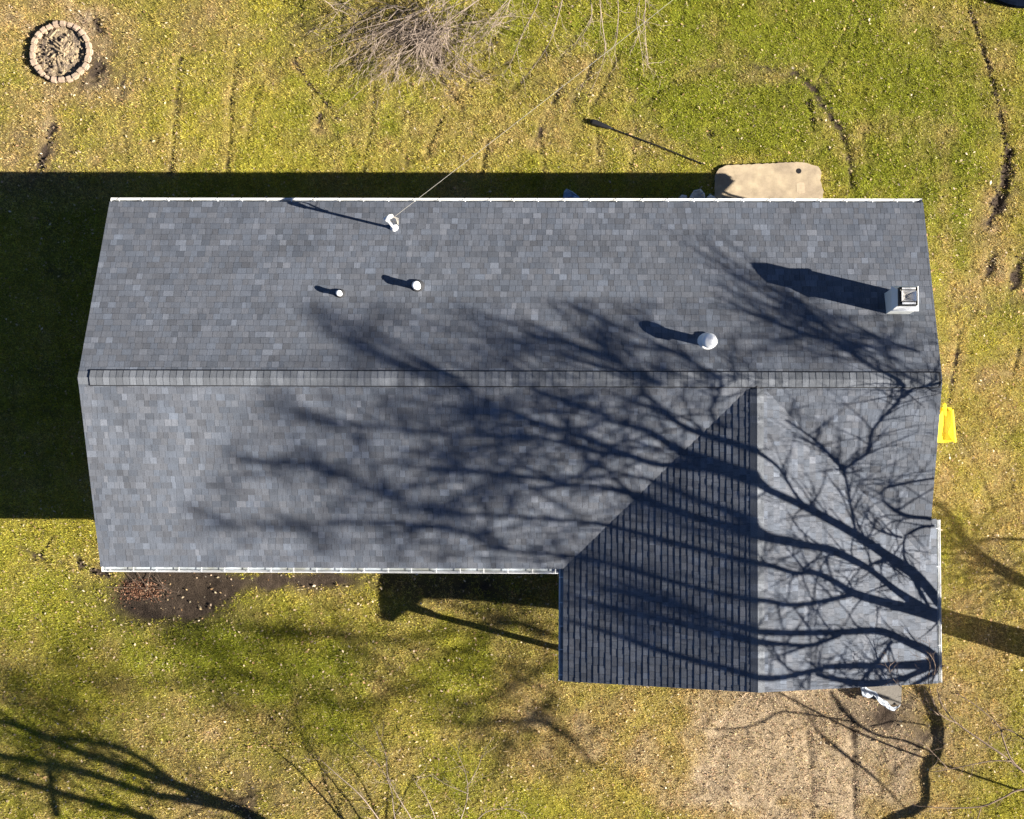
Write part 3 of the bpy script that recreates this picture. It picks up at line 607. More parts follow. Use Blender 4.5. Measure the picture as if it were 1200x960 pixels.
# crumpled things under the upper eave
def crumple(name, poly, z0, z1, m, label, cat, seed, nn=7):
    r = random.Random(seed); us = [q[0] for q in poly]; u0, u1 = min(us), max(us); vs = [q[1] for q in poly]; v0, v1 = min(vs), max(vs)
    pts = []; 
    def ins(u, v):
        k = False
        for (ax, ay), (bx, by) in zip(poly, poly[1:] + poly[:1]):
            if (ay > v) != (by > v) and u < (bx - ax) * (v - ay) / (by - ay) + ax: k = not k
        return k
    bm = bmesh.new()
    for (u, v) in poly: bm.verts.new(at(u, v, .02))
    for (u, v) in poly:
        bm.verts.new(at(u + (sum(us) / len(us) - u) * .15, v + (sum(vs) / len(vs) - v) * .15, r.uniform(z0, z1)))
    for _ in range(nn * 5):
        u, v = r.uniform(u0, u1), r.uniform(v0, v1)
        if ins(u, v): bm.verts.new(at(u, v, r.uniform(z0, z1)))
    vv = bm.verts[:]; vv.sort(key=lambda q: q.co.x)
    # ridge-and-fold surface: triangulate in plan
    from mathutils.geometry import delaunay_2d_cdt
    co = [(q.co.x, q.co.y) for q in vv]; res = delaunay_2d_cdt([Vector(c) for c in co], [], [], 0, 1e-4); zs = {}
    V = []
    for k, q in enumerate(res[0]): V.append((q.x, q.y, vv[res[3][k][0]].co.z if res[3][k] else .1))
    bm.free(); base = len(V)
    F = [tuple(f) for f in res[2]]
    V2 = V + [(x, y, .0) for x, y, z in V]; F2 = F + [tuple(i + base for i in reversed(f)) for f in F]
    ec = {}
    for f in F:
        for i in range(3): e = (f[i], f[(i + 1) % 3]); ec[e] = 1
    for (i, j) in ec:
        if (j, i) not in ec: F2.append((i, i + base, j + base, j))
    o = obj(name, V2, F2, m); return tag(o, label, cat)
crumple('blue_tarp', [(658, 240), (660, 231), (661, 224), (664, 221), (672, 225), (679, 231), (684, 240)], .06, .4, M['bluetarp'], 'crumpled blue tarp on the shaded ground at the upper eave', 'tarp', 3)
crumple('pale_rock', [(793, 242), (794, 233), (799, 228), (805, 229), (807, 242)], .1, .25, M['rock'], 'pale rounded rock farthest left beside the concrete slab', 'rock', 4, 3)
crumple('pale_rock', [(805, 242), (808, 231), (813, 223), (821, 221), (826, 227), (827, 242)], .12, .36, M['rock'], 'tallest pale crumpled rock, between two lower ones at the eave', 'rock', 5, 4)
crumple('pale_rock', [(827, 242), (828, 231), (832, 227), (838, 231), (843, 238), (843, 242)], .1, .26, M['rock'], 'pale rock touching the left edge of the concrete slab', 'rock', 6, 3)
# yellow plastic slide
def slide():
    t = thing('toy_slide', at(1107, 500), 'bright yellow plastic toy slide standing by the right rake edge', 'slide')
    def q(u, v, z): return tuple(at(u, v, z))
    b = MB(); L = [((1099, 480, .62), (1106.5, 480, .58), (1106.5, 480, .58), (1115, 481, .62)), ((1098, 495, .45), (1107, 496, .38), (1108, 496, .38), (1117, 495, .46)),
                   ((1096, 508, .28), (1106, 508, .2), (1108, 508, .2), (1118, 507, .28)), ((1095, 518, .16), (1106, 519, .1), (1108, 519, .1), (1117, 517, .18))]
    V = [q(*c) for r in L for c in r]; n = len(V); V += [(x, y, z - .05) for x, y, z in V]; F = []
    for j in range(3):
        for i in range(3): a = j * 4 + i; F += [(a, a + 1, a + 5, a + 4)[::-1], (a + n, a + 1 + n, a + 5 + n, a + 4 + n)]
    rim = [0, 1, 2, 3, 7, 11, 15, 14, 13, 12, 8, 4]
    for i, j in zip(rim, rim[1:] + rim[:1]): F.append((i, j, j + n, i + n))
    b.add(V, F).build('chute', M['yellow'], t)
    for (ua, ub, va, vb, z0, z1) in ((1098.5, 1095, 479, 519, .68, .22), (1116, 1119, 480, 518, .68, .24)):
        MB().tube([q(ua, va, z0), q((ua + ub) / 2, (va + vb) / 2, (z0 + z1) / 2), q(ub, vb, z1)], [.03, .035, .04], 8).build('side_rail', M['yellow'], t)
    MB().tube([q(1106.5, 474, .1), q(1107, 475, .66), q(1108, 487, .62)], [.05, .045, .02], 8).build('ladder_post', M['yellow'], t)
    MB().prism([q(1098, 477, .6), q(1115, 478, .6), q(1115, 482, .6), q(1098, 481, .6)][::-1], .5).build('platform', M['yellow'], t)
slide()
def debris():
    t = tag(MB().prism([tuple(at(u, v, .42)) for u, v in ((1014, 798), (1014, 815), (1028, 820), (1040, 826), (1056, 826), (1057, 798))][::1], .3).build('grey_board', M['board']), 'flat grey weathered board against the end wall of the wing', 'board')
    n = 26; V = []; rr = random.Random(5); path = [(1010, 802), (1013, 811), (1020, 814), (1026, 813), (1031, 821), (1038, 825), (1043, 830), (1049, 831), (1055, 826)]
    wd = [7, 9, 8, 3.5, 4.5, 5.5, 3.5, 4.5, 1.2]; F = []
    m = 7
    for i in range(n):
        f = i / (n - 1) * (len(path) - 1); k = min(int(f), len(path) - 2); s = f - k; u = path[k][0] * (1 - s) + path[k + 1][0] * s; v = path[k][1] * (1 - s) + path[k + 1][1] * s; w_ = wd[k] * (1 - s) + wd[k + 1] * s
        for j in range(m): V.append(at(u + (j / (m - 1) - .5) * w_ * -.5, v + (j / (m - 1) - .5) * w_ * 1.1, .47 + rr.uniform(-.02, .03)))
    for i in range(n - 1):
        for j in range(m - 1): F.append((i * m + j, i * m + j + 1, (i + 1) * m + j + 1, (i + 1) * m + j))
    o = obj('plastic_sheet', V, F, M['sheet'], smooth=True); so_ = o.modifiers.new('s', 'SOLIDIFY'); so_.thickness = .006
    tag(o, 'torn white plastic sheet twisted round the edge of the grey board', 'plastic sheet')
debris()
# dark disc built for the dark patch cut by the corner of the view
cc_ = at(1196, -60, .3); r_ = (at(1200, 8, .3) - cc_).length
tag(MB().lathe((cc_.x + .12, cc_.y + .02, 0), [(r_ - .02, .05), (r_, .28), (r_ - .06, .34), (r_ * .5, .4), (.05, .42)], 40).build('dark_disc', M['darkdisc']), 'dark round shape cut off by the top right corner', 'cover')

# ---------------------------------------------------------------- trees
def smooth_path(P, k=4):
    out = []
    for i in range(len(P) - 1):
        p0 = P[max(i - 1, 0)]; p1 = P[i]; p2 = P[i + 1]; p3 = P[min(i + 2, len(P) - 1)]
        for j in range(k):
            t = j / k; out.append(tuple(.5 * ((2 * b) + (-a + c) * t + (2 * a - 5 * b + 4 * c - d) * t * t + (-a + 3 * b - 3 * c + d) * t ** 3) for a, b, c, d in zip(p0, p1, p2, p3)))
    out.append(tuple(P[-1])); return out
def lift(Sp, X):
    k = (X - Sp.x) / LX; return Vector((X, Sp.y - LY * k, Sp.z + k))
def limb(pts, xa, xb, jit=0.0, pre=None, ws=1.0):
    """the limb whose shadow runs along pts=(u,v,width) stands xa..xb metres east"""
    sp = smooth_path(pts, 3); out = []; rad = []; n = len(sp)
    for i, (u, v, wp) in enumerate(sp):
        Sp = surf(u, v) if u < 1199 and v < 955 else at(u, v); X = xa + (xb - xa) * i / max(1, n - 1) + jit * math.sin(i * .9 + xa * 7)
        X += max(0, min(1.3, (760 - u) / 430)) * 9 + (6 if v < 438 else 0); q = lift(Sp, X); c = 0
        while inframe(q) and c < 80: X += .15; q = lift(Sp, X); c += 1
        out.append(q)
        a = Vector(sp[max(0, i - 1)][:2]); b = Vector(sp[min(n - 1, i + 1)][:2]); d = (b - a); nrm = Vector((-d.y, d.x)); nrm = nrm.normalized() if nrm.length > 0 else Vector((0, 1))
        s = Vector((-LX, -LY)).normalized(); k = nrm.dot(s); m_ = math.sqrt((k / SUN.z) ** 2 + (1 - k * k)); rad.append(max(.006, wp * ws * (1 - .42 * max(0, min(1, (680 - u) / 430))) * .5 / 48 / m_))
    if pre: out = [Vector(pre)] + out; rad = [rad[0] * 1.1] + rad
    return out, rad
SHLIM = [False]
def offshade(q):
    k = (q.z - 3.3) / 1.0; u, v = proj((q.x - LX * k, q.y + LY * k, 3.3)); return u < 225 or (v < 345 and u < 820) or (v < 400 and u < 330)
def grow(mb, p, d, L, r, lev, maxlev, vis_ok=False, droop=0.0, seg=4, spread=.75, kids=(2, 4)):
    P = [p.copy()]; R = [r]; q = p.copy(); d = d.normalized()
    for i in range(seg):
        d = (d + Vector((random.gauss(0, .16), random.gauss(0, .16), random.gauss(0, .12) - droop))).normalized()
        q = q + d * (L / seg)
        if q.z < .25: q.z = .25
        if not vis_ok and inframe(q): break
        if SHLIM[0] and offshade(q): break
        P.append(q.copy()); R.append(r * (1 - .75 * (i + 1) / seg))
    if len(P) < 2: return
    mb.tube(P, R, 4 if r > .012 else 3)
    if lev < maxlev:
        for _ in range(random.randint(*kids)):
            i = random.randint(1, len(P) - 1); ax = Vector([random.gauss(0, 1) for _ in range(3)]).normalized()
            nd = (d + ax * spread).normalized(); grow(mb, P[i], nd, L * random.uniform(.45, .75), max(.004, R[i] * .65), lev + 1, maxlev, vis_ok, droop, max(3, seg - 1), spread, kids)
big = thing('bare_tree', at(1290, 775), 'large leafless tree just right of the wing, throwing its branch shadows over the roof', 'tree')
tx = 14.1; b1 = at(1150, 741); base = Vector((tx, b1.y - (tx - b1.x) * LY / LX, 0))
big.location = base; fork = Vector((tx, base.y + .05, 3.3))
LIMBS = [  # (points, east start, east end, from the fork)
 ([(1100, 706, 20), (1075, 676, 17), (1040, 652, 14), (1000, 625, 12), (945, 595, 10), (900, 574, 9), (875, 562, 9), (825, 547, 9), (775, 545, 7), (740, 535, 7), (700, 520, 6), (662, 505, 6), (632, 495, 5), (600, 483, 5), (575, 475, 5), (525, 441, 5), (475, 425, 5), (437, 412, 6), (405, 402, 5)], 14, 11.5, 1),
 ([(740, 535, 6), (690, 528, 5), (640, 515, 5), (600, 512, 6), (550, 512, 5), (450, 502, 6), (400, 495, 4), (350, 488, 3)], 12.6, 11, 0),
 ([(900, 572, 9), (875, 555, 9), (800, 530, 10), (760, 505, 6), (720, 495, 4), (690, 480, 4), (640, 465, 3)], 14, 13, 0),
 ([(1085, 716, 16), (1050, 692, 10), (1025, 672, 9), (1010, 662, 9), (975, 645, 10), (950, 640, 9), (900, 630, 11), (875, 622, 11), (800, 602, 8), (742, 580, 7), (712, 552, 4), (682, 535, 4)], 13.6, 12.2, 1),
 ([(742, 580, 6), (700, 570, 5), (660, 567, 5), (612, 557, 4), (560, 552, 5), (510, 550, 3)], 12.5, 11.5, 0),
 ([(1080, 717, 14), (1040, 707, 11), (1000, 695, 10), (975, 680, 8), (950, 670, 7), (932, 672, 6), (900, 662, 6), (850, 652, 7), (787, 635, 6), (712, 616, 6), (675, 611, 5), (600, 605, 6), (512, 600, 7), (475, 590, 6), (437, 572, 5), (395, 552, 6), (350, 545, 6), (300, 540, 5)], 14.2, 11.5, 1),
 ([(1000, 696, 8), (962, 705, 7), (925, 709, 6), (900, 704, 6), (850, 697, 6), (775, 678, 6), (700, 657, 6), (662, 651, 6), (600, 646, 5), (575, 640, 6), (537, 622, 5), (500, 615, 8), (400, 610, 8), (350, 616, 8), (300, 616, 7), (262, 612, 6), (237, 605, 5), (212, 590, 3)], 14.5, 12, 0),
 ([(950, 640, 6), (925, 632, 6), (900, 626, 6), (860, 600, 5), (820, 588, 5), (775, 566, 4), (725, 555, 4)], 14.8, 14, 0),
 ([(1002, 622, 7), (996, 590, 6), (991, 562, 6), (989, 551, 6), (995, 545, 5), (1015, 530, 5), (1022, 505, 5), (1035, 488, 5), (1052, 470, 5), (1056, 458, 5), (1050, 447, 5), (1012, 425, 5), (975, 400, 5), (937, 390, 5), (900, 375, 4)], 14, 12, 0),
 ([(989, 551, 5), (975, 537, 5), (962, 522, 4), (940, 505, 3), (920, 492, 3)], 14, 13.2, 0),
 ([(948, 598, 6), (932, 580, 6), (915, 552, 5), (900, 538, 5), (882, 528, 6), (850, 517, 7), (812, 505, 6), (785, 490, 5), (765, 475, 3)], 13, 12, 0),
 ([(1058, 466, 5), (1070, 455, 4), (1100, 447, 3)], 13, 12.4, 0), ([(1012, 425, 4), (995, 405, 4), (962, 380, 4), (930, 366, 3)], 12.5, 12, 0), ([(1075, 412, 4), (1040, 400, 4), (1012, 390, 3)], 12.2, 12, 0),
 ([(842, 500, 5), (832, 480, 6), (842, 460, 6), (837, 442, 6), (812, 425, 6), (787, 410, 5), (760, 400, 4)], 12.8, 12, 0), ([(770, 450, 5), (740, 435, 6), (725, 425, 6), (700, 412, 5), (662, 402, 5), (620, 392, 3)], 12.4, 11.8, 0),
 ([(1092, 607, 5), (1060, 604, 5), (1035, 587, 4), (1037, 572, 4), (1055, 567, 3), (1093, 560, 2)], 14.8, 14.5, 0), ([(1093, 616, 4), (1082, 617, 5), (1070, 622, 5), (1060, 630, 5), (1059, 652, 6), (1066, 665, 6)], 14.4, 14.2, 0),
 ([(1057, 630, 3), (1030, 622, 3), (1020, 612, 2.5), (1008, 592, 2)], 14.6, 14.3, 0), ([(1066, 675, 5), (1078, 692, 6), (1088, 712, 8)], 14.3, 14.1, 0), ([(1015, 665, 5), (1028, 658, 5), (1044, 656, 6)], 13.8, 13.8, 0),
 ([(1100, 775, 18), (1085, 762, 12), (1062, 752, 9), (1040, 742, 9), (1020, 739, 9), (975, 741, 8), (900, 741, 8), (850, 730, 6), (800, 712, 6), (740, 695, 8), (700, 690, 5)], 14.3, 13.4, 1),
 ([(985, 744, 6), (950, 756, 6), (920, 755, 5), (890, 752, 8), (830, 738, 8), (760, 722, 8), (690, 706, 4)], 13.6, 13, 0),
 ([(1095, 778, 16), (1075, 779, 12), (1037, 780, 9), (975, 781, 8), (950, 787, 7), (900, 795, 8), (850, 783, 7), (775, 763, 7), (725, 745, 6), (670, 728, 5)], 14.4, 13.2, 1),
 ([(1090, 781, 12), (1070, 790, 9), (1050, 797, 9), (1012, 801, 10), (975, 795, 6), (957, 790, 5)], 14.4, 13.8, 0), ([(1045, 750, 8), (1032, 770, 9), (1020, 785, 9), (1000, 806, 9)], 14, 14, 0),
 ([(1100, 716, 12), (1099, 735, 6), (1100, 760, 8)], 14.2, 14.2, 0),
 ([(655, 746, 5), (620, 736, 5), (560, 719, 5), (505, 703, 4)], 14.4, 13.2, 1), ([(600, 733, 4), (562, 729, 6), (510, 742, 6), (470, 748, 6), (430, 748, 6), (395, 744, 6), (360, 743, 5), (310, 730, 5)], 14.2, 13.2, 0),
 ([(655, 770, 5), (630, 790, 7), (590, 810, 8), (570, 822, 6)], 13.8, 13, 0), ([(570, 745, 5), (555, 758, 7), (520, 765, 7)], 13.5, 13, 0), ([(420, 750, 4), (405, 790, 5), (370, 815, 6), (340, 838, 5)], 13.5, 13, 0),
 ([(700, 900, 4), (670, 868, 5), (640, 848, 6), (600, 845, 4)], 14.5, 13.5, 0), ([(330, 745, 6), (260, 735, 5), (200, 745, 4)], 13.5, 13, 0), ([(320, 800, 9), (250, 788, 10), (180, 805, 10), (110, 795, 7)], 16, 17, 0), ([(110, 740, 9), (60, 772, 11), (0, 795, 9)], 15, 16, 0),
 ([(500, 800, 8), (450, 815, 9), (400, 832, 7)], 15, 16, 0), ([(650, 815, 9), (610, 850, 9), (590, 880, 6)], 15, 16, 0), ([(150, 850, 7), (90, 825, 8), (20, 830, 7)], 16, 17, 0),
]
trunk = MB(); trunk.tube([base + Vector((0, 0, -.3)), base + Vector((0, 0, .2)), base + Vector((0, .02, 1.5)), fork, fork + Vector((.05, .02, .6))], [.46, .37, .31, .30, .24], 14); trunk.build('trunk', M['bark'], big, smooth=True)
tw = MB(); SHLIM[0] = True
for pts, xa, xb, f in LIMBS:
    P, R = limb(pts, xa, xb, .12, fork if f else None)
    b = MB(); b.tube(P, R, 8); b.build('limb', M['bark'], big, smooth=True)
    n = len(P)
    for i in range(1, n):
        d = (P[i] - P[i - 1]); 
        if d.length < 1e-4: continue
        far_ = max(0, min(1, (P[i].z - 5) / 7)); reps = 1 if random.random() < .45 + .3 * far_ else 0
        reps += (1 if random.random() < .9 else 2) if far_ > .45 else 0
        kq = (P[i].z - 3.3); uq, vq = proj((P[i].x - LX * kq, P[i].y + LY * kq, 3.3))
        if uq < 300 or (640 < uq < 900 and vq > 500): reps = 1 if random.random() < .5 else 0
        if 880 < uq < 1110 or 340 < uq < 700: reps += 1
        for _ in range(reps):
            ax = Vector((random.gauss(0, .8), random.gauss(0, 1), random.gauss(0, 1))); grow(tw, P[i], d.normalized() + ax * .75, random.uniform(.5, 1.2) * (1 + 1.2 * far_), min(R[i] * .5, .022) + .010 * far_, 0, 2 if far_ > .2 else 1)
tw.build('twigs', M['bark'], big, kind='stuff'); SHLIM[0] = False
# second tree further right: shadow limb on the right lawn
t2 = thing('bare_tree', (22, -13.0, 0), 'leafless tree farther right of the frame, its limb shading the right lawn', 'tree')
P, R = limb([(1215, 690, 15), (1180, 672, 15), (1150, 652, 14), (1130, 630, 11), (1115, 606, 10), (1104, 590, 8)], 19, 17.5)
MB().tube([(22, -13, -.2), (22, -13, 2.5), (20.5, -11.5, 3.6), P[0] + Vector((.4, -.3, 0))], [.3, .22, .18, .16], 12).build('trunk', M['bark'], t2, smooth=True)
MB().tube(P, R, 8).build('limb', M['bark'], t2, smooth=True); tw = MB()
for pts in ([(1200, 632, 4), (1160, 632, 4), (1125, 640, 4), (1106, 641, 3)], [(1180, 668, 4), (1140, 650, 3), (1108, 650, 3)], [(1135, 640, 3), (1160, 600, 3), (1185, 590, 2)]):
    Q, q = limb(pts, 18.5, 17.5); MB().tube(Q, q, 6).build('limb', M['bark'], t2, smooth=True)
for i in range(2, len(P)):
    for _ in range(3): grow(tw, P[i], Vector((-1, random.gauss(0, 1), random.gauss(.4, .6))), random.uniform(1, 2.2), .02, 0, 2)
tw.build('twigs', M['bark'], t2, kind='stuff')
# third tree: shadows over the lower left lawn
def slimb(pts, k0, k1):                                   # stands high enough along the sun to leave the view
    sp = smooth_path(pts, 3); out = []; rad = []
    for i, (u, v, wp) in enumerate(sp):
        Sp = at(u, v); k = k0 + (k1 - k0) * i / (len(sp) - 1); q = Vector((Sp.x + LX * k, Sp.y - LY * k, k)); c = 0
        while inframe(q) and c < 90: k += .1; q = Vector((Sp.x + LX * k, Sp.y - LY * k, k)); c += 1
        out.append(q); rad.append(wp * .5 / 46)
    return out, rad
first = slimb([(330, 985, 16), (300, 960, 14)], 3.2, 3.5)[0][0]; tb = Vector((first.x + .5, first.y - .7, 0))
t3 = thing('bare_tree', tb, 'leafless tree below the bottom edge, its limbs shading the lower left lawn', 'tree')
tw = MB(); first = None
for pts, k0, k1 in (([(330, 985, 16), (300, 960, 14), (275, 948, 13), (212, 922, 12), (150, 900, 10), (95, 882, 8), (40, 858, 8), (-20, 838, 7)], 3.2, 7), ([(275, 948, 10), (212, 936, 9), (175, 930, 8), (100, 905, 9), (50, 895, 9), (-15, 882, 8)], 3.4, 7),
                    ([(215, 990, 9), (180, 962, 9), (150, 952, 9), (62, 927, 8), (20, 914, 7), (-20, 905, 6)], 3.2, 6), ([(66, 955, 6), (60, 930, 6), (60, 905, 5), (62, 890, 5)], 5, 6.5), ([(212, 922, 6), (150, 880, 6), (100, 868, 6), (40, 862, 6)], 5, 7)):
    P, R = slimb(pts, k0, k1); MB().tube(P, R, 8).build('limb', M['bark'], t3, smooth=True)
    if first is None: first = P[0]
    for i in range(2, len(P)):
        for _ in range(2): grow(tw, P[i], (P[i] - P[i - 1]).normalized() + Vector((random.gauss(0, .6), random.gauss(0, .6), random.gauss(.2, .5))), random.uniform(1, 2.4), .02, 0, 2)
MB().tube([tb + Vector((0, 0, -.3)), tb + Vector((0, 0, 1.5)), first], [.34, .26, .2], 12).build('trunk', M['bark'], t3, smooth=True); tw.build('twigs', M['bark'], t3, kind='stuff')

# trees whose twigs are really in view
def seen(name, lab, limbs, base, m, tw_n, tw_len, r0, lev=2, cat='tree', droop=0.0, kids=(1, 3)):
    t = thing(name, base, lab, cat); tw = MB()
    for pts in limbs:                                     # (u, v, z, width)
        P = [Vector(at(u, v, z)) for u, v, z, w_ in pts]; R = [w_ / 2 / 50 for *_, w_ in pts]
        sp = smooth_path([(*p, r) for p, r in zip(P, R)], 4); P = [Vector(q[:3]) for q in sp]; R = [max(.004, q[3]) for q in sp]
        MB().tube(P, R, 6).build('limb', m, t, smooth=True)
        for i in range(1, len(P)):
            for _ in range(tw_n):
                if random.random() < .75: grow(tw, P[i], (P[i] - P[i - 1]).normalized() + Vector((random.gauss(0, .7), random.gauss(0, .7), random.gauss(0, .4))), random.uniform(*tw_len), r0, 0, lev, True, droop, 3, .7, kids)
    tw.build('twigs', m, t, kind='stuff'); return t
bt = at(530, 1120)
t4 = seen('bare_shrub', 'pale leafless shrub reaching its thin twigs over the bottom centre edge', [
    [(500, 1000, 0.84, 1.61), (482, 960, 1.06, 1.36), (470, 940, 1.14, 1.12), (455, 912, 1.22, 0.93), (452, 885, 1.25, 0.62), (440, 855, 1.25, 0.43)], [(470, 990, 0.84, 1.86), (462, 955, 0.99, 1.24), (458, 925, 1.06, 0.93), (448, 903, 1.14, 0.74), (425, 878, 1.14, 0.50), (412, 868, 1.14, 0.37)],
    [(460, 985, 0.76, 2.48), (440, 955, 0.87, 1.61), (420, 930, 0.95, 1.36), (395, 908, 0.99, 0.99), (375, 890, 0.99, 0.50)], [(515, 1000, 0.84, 1.61), (510, 960, 0.99, 1.24), (497, 930, 1.10, 0.87), (488, 918, 1.14, 0.62), (500, 900, 1.14, 0.50)],
    [(525, 1000, 0.84, 1.61), (560, 960, 0.99, 1.24), (575, 950, 1.06, 0.99), (600, 948, 1.10, 0.68), (615, 955, 1.14, 0.50)], [(520, 1000, 0.84, 1.61), (540, 960, 1.03, 1.24), (548, 930, 1.14, 0.87), (545, 905, 1.18, 0.62), (535, 880, 1.22, 0.43)],
    [(548, 930, 1.14, 0.74), (520, 918, 1.14, 0.62), (505, 905, 1.14, 0.43)], [(545, 925, 1.14, 0.74), (560, 900, 1.18, 0.62), (566, 880, 1.18, 0.37)]], bt, M['barklight'], 1, (.25, .6), .006, 1, cat='shrub')
MB().tube([bt + Vector((0, 0, -.2)), bt + Vector((0, .1, .5)), Vector(at(508, 1003, .84))], [.035, .03, .02], 10).build('trunk', M['bark'], t4, smooth=True)
bt = at(1430, 1010)
t5 = seen('small_bare_tree', 'brown leafless tree spreading thin branches over the lower right lawn', [
    [(1420, 1000, 1.2, 3), (1300, 960, 1.7, 2.8), (1240, 935, 2.2, 2.6), (1200, 905, 2.7, 2.4), (1175, 885, 3, 2.4), (1150, 868, 3, 2.2), (1122, 848, 3, 1.8), (1105, 828, 3, 1.4), (1098, 808, 3.1, 1)], [(1260, 930, 2.5, 2.6), (1200, 925, 2.7, 2.4), (1175, 935, 2.7, 2), (1150, 945, 2.7, 1.8), (1110, 947, 2.7, 1.3), (1085, 945, 2.7, .9)],
    [(1150, 945, 2.7, 1.4), (1145, 962, 2.6, 1)], [(1200, 905, 2.9, 2.4), (1185, 890, 3, 2), (1175, 865, 3, 1.8), (1170, 850, 3, 1.3), (1145, 828, 3, 1.1), (1120, 812, 3, .8)], [(1185, 892, 3, 1.6), (1160, 892, 3, 1.3), (1120, 900, 3, 1), (1090, 905, 3, .7)],
    [(1230, 880, 3.2, 2), (1200, 866, 3.2, 1.6), (1180, 855, 3.2, 1.1), (1160, 862, 3.2, .7)], [(1122, 848, 3, 1.2), (1100, 835, 3.3, 1), (1088, 800, 3.6, .9), (1090, 780, 3.7, .9), (1084, 768, 3.7, .7)], [(1100, 838, 3.3, 1), (1075, 818, 3.5, .9), (1050, 800, 3.6, .8), (1042, 785, 3.7, .7), (1044, 778, 3.7, .5)],
    [(1092, 802, 3.6, .9), (1096, 780, 3.8, .9), (1088, 765, 3.9, .7)], [(1110, 900, 2.7, 1), (1085, 875, 2.7, .9), (1060, 860, 2.7, .6)]], bt, M['barkbrown'], 1, (.2, .55), .006, 1)
MB().tube([bt + Vector((0, 0, -.2)), bt + Vector((0, .1, .7)), Vector(at(1420, 1000, 1.2))], [.16, .12, .07], 10).build('trunk', M['bark'], t5, smooth=True)
P, R = limb([(1000, 985, 8), (1040, 960, 9), (1070, 950, 13), (1086, 936, 12), (1083, 905, 13), (1094, 888, 18), (1100, 870, 14), (1097, 845, 17), (1086, 820, 13), (1074, 803, 14)], 12.6, 12.4)
t7 = thing('bare_tree', (P[0].x + .8, P[0].y - 3.2, 0), 'leafless tree below the lower right corner with one curved limb', 'tree')
MB().tube([(P[0].x + .8, P[0].y - 3.2, -.2), (P[0].x + .7, P[0].y - 3, 1.2), (P[0].x + .3, P[0].y - 1.5, 1.6), P[0]], [.25, .2, .14, .1], 10).build('trunk', M['bark'], t7, smooth=True)
MB().tube(P, R, 8).build('limb', M['bark'], t7, smooth=True)
for pts in ([(1072, 960, 2), (1040, 925, 2.5), (1012, 900, 4), (985, 880, 5), (962, 860, 4), (948, 838, 3), (930, 815, 2)], [(1088, 880, 3), (1060, 868, 3), (1030, 862, 3), (1005, 848, 5), (985, 828, 7), (975, 810, 5)], [(1085, 850, 2), (1050, 845, 2), (1020, 852, 3)]):
    P, R = limb(pts, 14.5, 13.6); MB().tube(P, R, 6).build('limb', M['bark'], t7, smooth=True)
bt = at(700, -70)
t6 = seen('weeping_bare_tree', 'pale leafless weeping tree trailing long twigs over the top centre edge', [
    [(700, -60, 4.5, 5), (640, -20, 3.5, 1.4), (630, 5, 2.8, 1.2), (612, 40, 2, 1), (600, 70, 1.2, .8), (590, 88, .6, .5)], [(700, -60, 4.5, 5), (665, -15, 3.5, 1.4), (655, 15, 2.8, 1.2), (648, 40, 2.2, 1), (635, 65, 1.4, .8), (612, 95, .5, .5)],
    [(700, -60, 4.5, 5), (692, -10, 3.5, 1.4), (693, 20, 2.8, 1.2), (680, 45, 2, 1), (668, 60, 1, .6)], [(700, -60, 4.5, 5), (702, -10, 3.6, 1.4), (706, 30, 2.8, 1.1), (709, 60, 2, .9), (700, 90, 1.2, .7), (690, 110, .5, .5)],
    [(700, -60, 4.5, 5), (722, -10, 3.5, 1.2), (724, 30, 2.6, 1), (720, 60, 1.6, .6)], [(700, -60, 4.5, 5), (752, -10, 3.5, 1.2), (755, 25, 2.6, 1), (757, 50, 1.8, .7), (760, 80, 1, .5)], [(700, -60, 4.5, 5), (748, -15, 3.5, 1.2), (745, 20, 2.6, 1), (752, 60, 1.6, .6), (755, 90, .8, .4)],
    [(700, -60, 4.5, 5), (610, -20, 3.4, 1.2), (595, 5, 2.6, 1), (575, 35, 1.8, .8), (552, 55, 1, .6)]], bt, M['barklight'], 1, (.3, .8), .005, 1, droop=.1)
MB().tube([bt + Vector((0, 0, -.2)), bt + Vector((0, 0, 2.5)), Vector(at(700, -60, 4.5))], [.22, .18, .1], 10).build('trunk', M['bark'], t6, smooth=True)
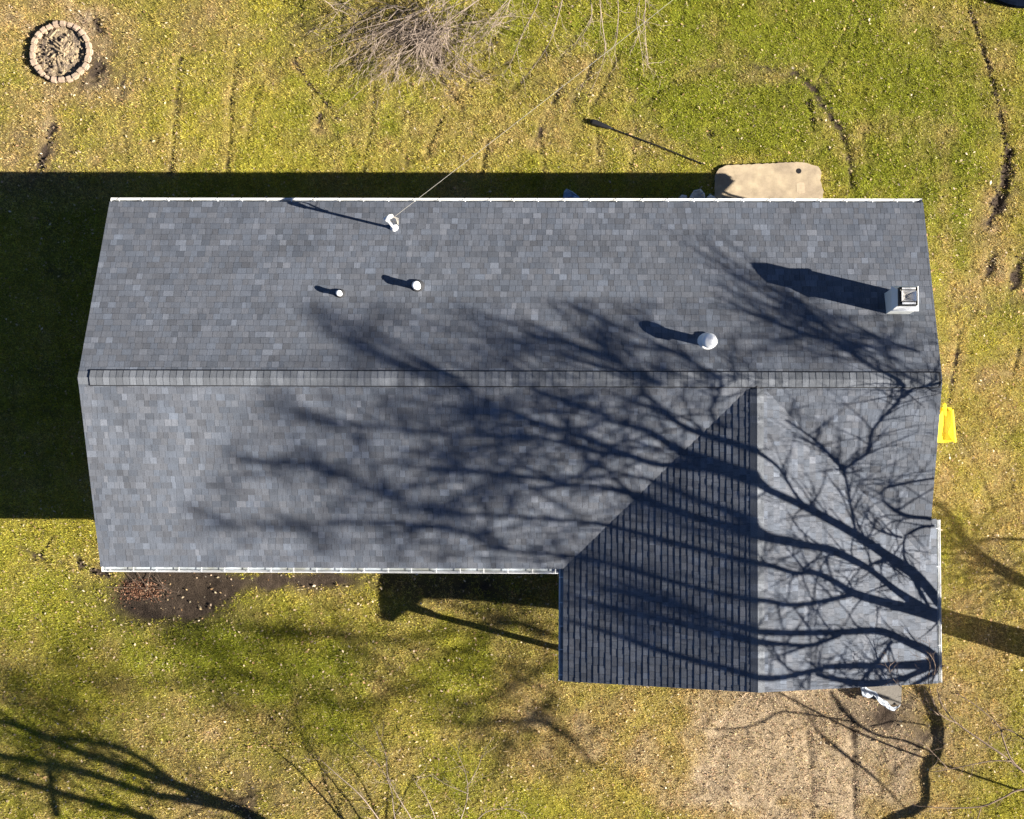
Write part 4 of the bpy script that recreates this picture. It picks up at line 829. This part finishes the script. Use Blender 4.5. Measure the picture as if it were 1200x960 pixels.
# heap of cut branches
heap = thing('brush_heap', at(505, 40), 'heap of grey leafless cut branches on the top centre lawn', 'brush heap')
ml = [(356, 62, 560, -5), (375, 56, 480, 20), (405, 48, 520, 5), (395, 130, 560, 0), (445, 95, 540, -10), (470, 60, 530, -20), (500, 90, 545, -10), (430, 50, 500, 10), (400, 45, 460, 8), (455, 70, 520, 10), (490, 85, 515, -20), (520, 88, 500, -10),
      (545, 95, 500, 15), (560, 50, 600, 15), (550, 52, 620, -15), (440, 60, 560, 25), (470, 75, 580, -15), (520, 80, 610, -20), (480, 20, 560, 90), (487, 8, 510, 60), (380, 90, 500, 10), (540, 5, 490, 100), (415, 20, 380, 0), (372, -5, 425, 18)]
tws = MB()
for k in range(120):
    if k < len(ml): ua, va, ub, vb = ml[k]; r0 = .009
    else:
        ub, vb = random.gauss(500, 36), random.gauss(32, 27); an = random.choice((random.uniform(1.6, 3.0), random.uniform(0, 6.28))); L = random.uniform(25, 75); ua, va = ub + math.cos(an) * L, vb + math.sin(an) * L; r0 = random.uniform(.004, .0085)
        if va > 96: va = 96 - random.uniform(0, 20)
    za, zb = random.uniform(.08, .25), random.uniform(.2, .9); A_ = Vector(at(ub, vb, zb)); B_ = Vector(at(ua, va, za)); P = []
    bow = Vector((random.gauss(0, .08), random.gauss(0, .08), random.uniform(0, .2)))
    for i in range(7): t = i / 6; P.append(A_.lerp(B_, t) + bow * 4 * t * (1 - t) + Vector((random.gauss(0, .012), random.gauss(0, .012), 0)))
    MB().tube(P, [r0 * (1.2 - .9 * i / 6) for i in range(7)], 5).build('branch', M['barklight'], heap)
    for _ in range(5 if k > 20 else 7):
        i = random.randint(1, 5); grow(tws, P[i], (P[6] - P[0]).normalized() + Vector((random.gauss(0, .5), random.gauss(0, .5), random.gauss(.05, .2))), random.uniform(.25, .7), .0042, 0, 1, True, .03, 3, .6, (1, 3))
tws.build('twigs', M['barklight'], heap, kind='stuff')
# twigs in the bare bed by the lower gutter
n = 0
for k in range(9):
    u, v = random.uniform(150, 200), random.uniform(675, 690); p = Vector(at(u, v, .06)); d = Vector((random.gauss(.3, .2), random.gauss(-.15, .12), .03))
    tag(MB().tube([p - d, p + Vector((0, 0, .02)), p + d], [.007, .006, .004], 5).build('fallen_twig', M['barkbrown']), 'thin brown twig in the dark bed, among the red leaf litter', 'twig', 'twigs in the bare bed by the lower gutter')
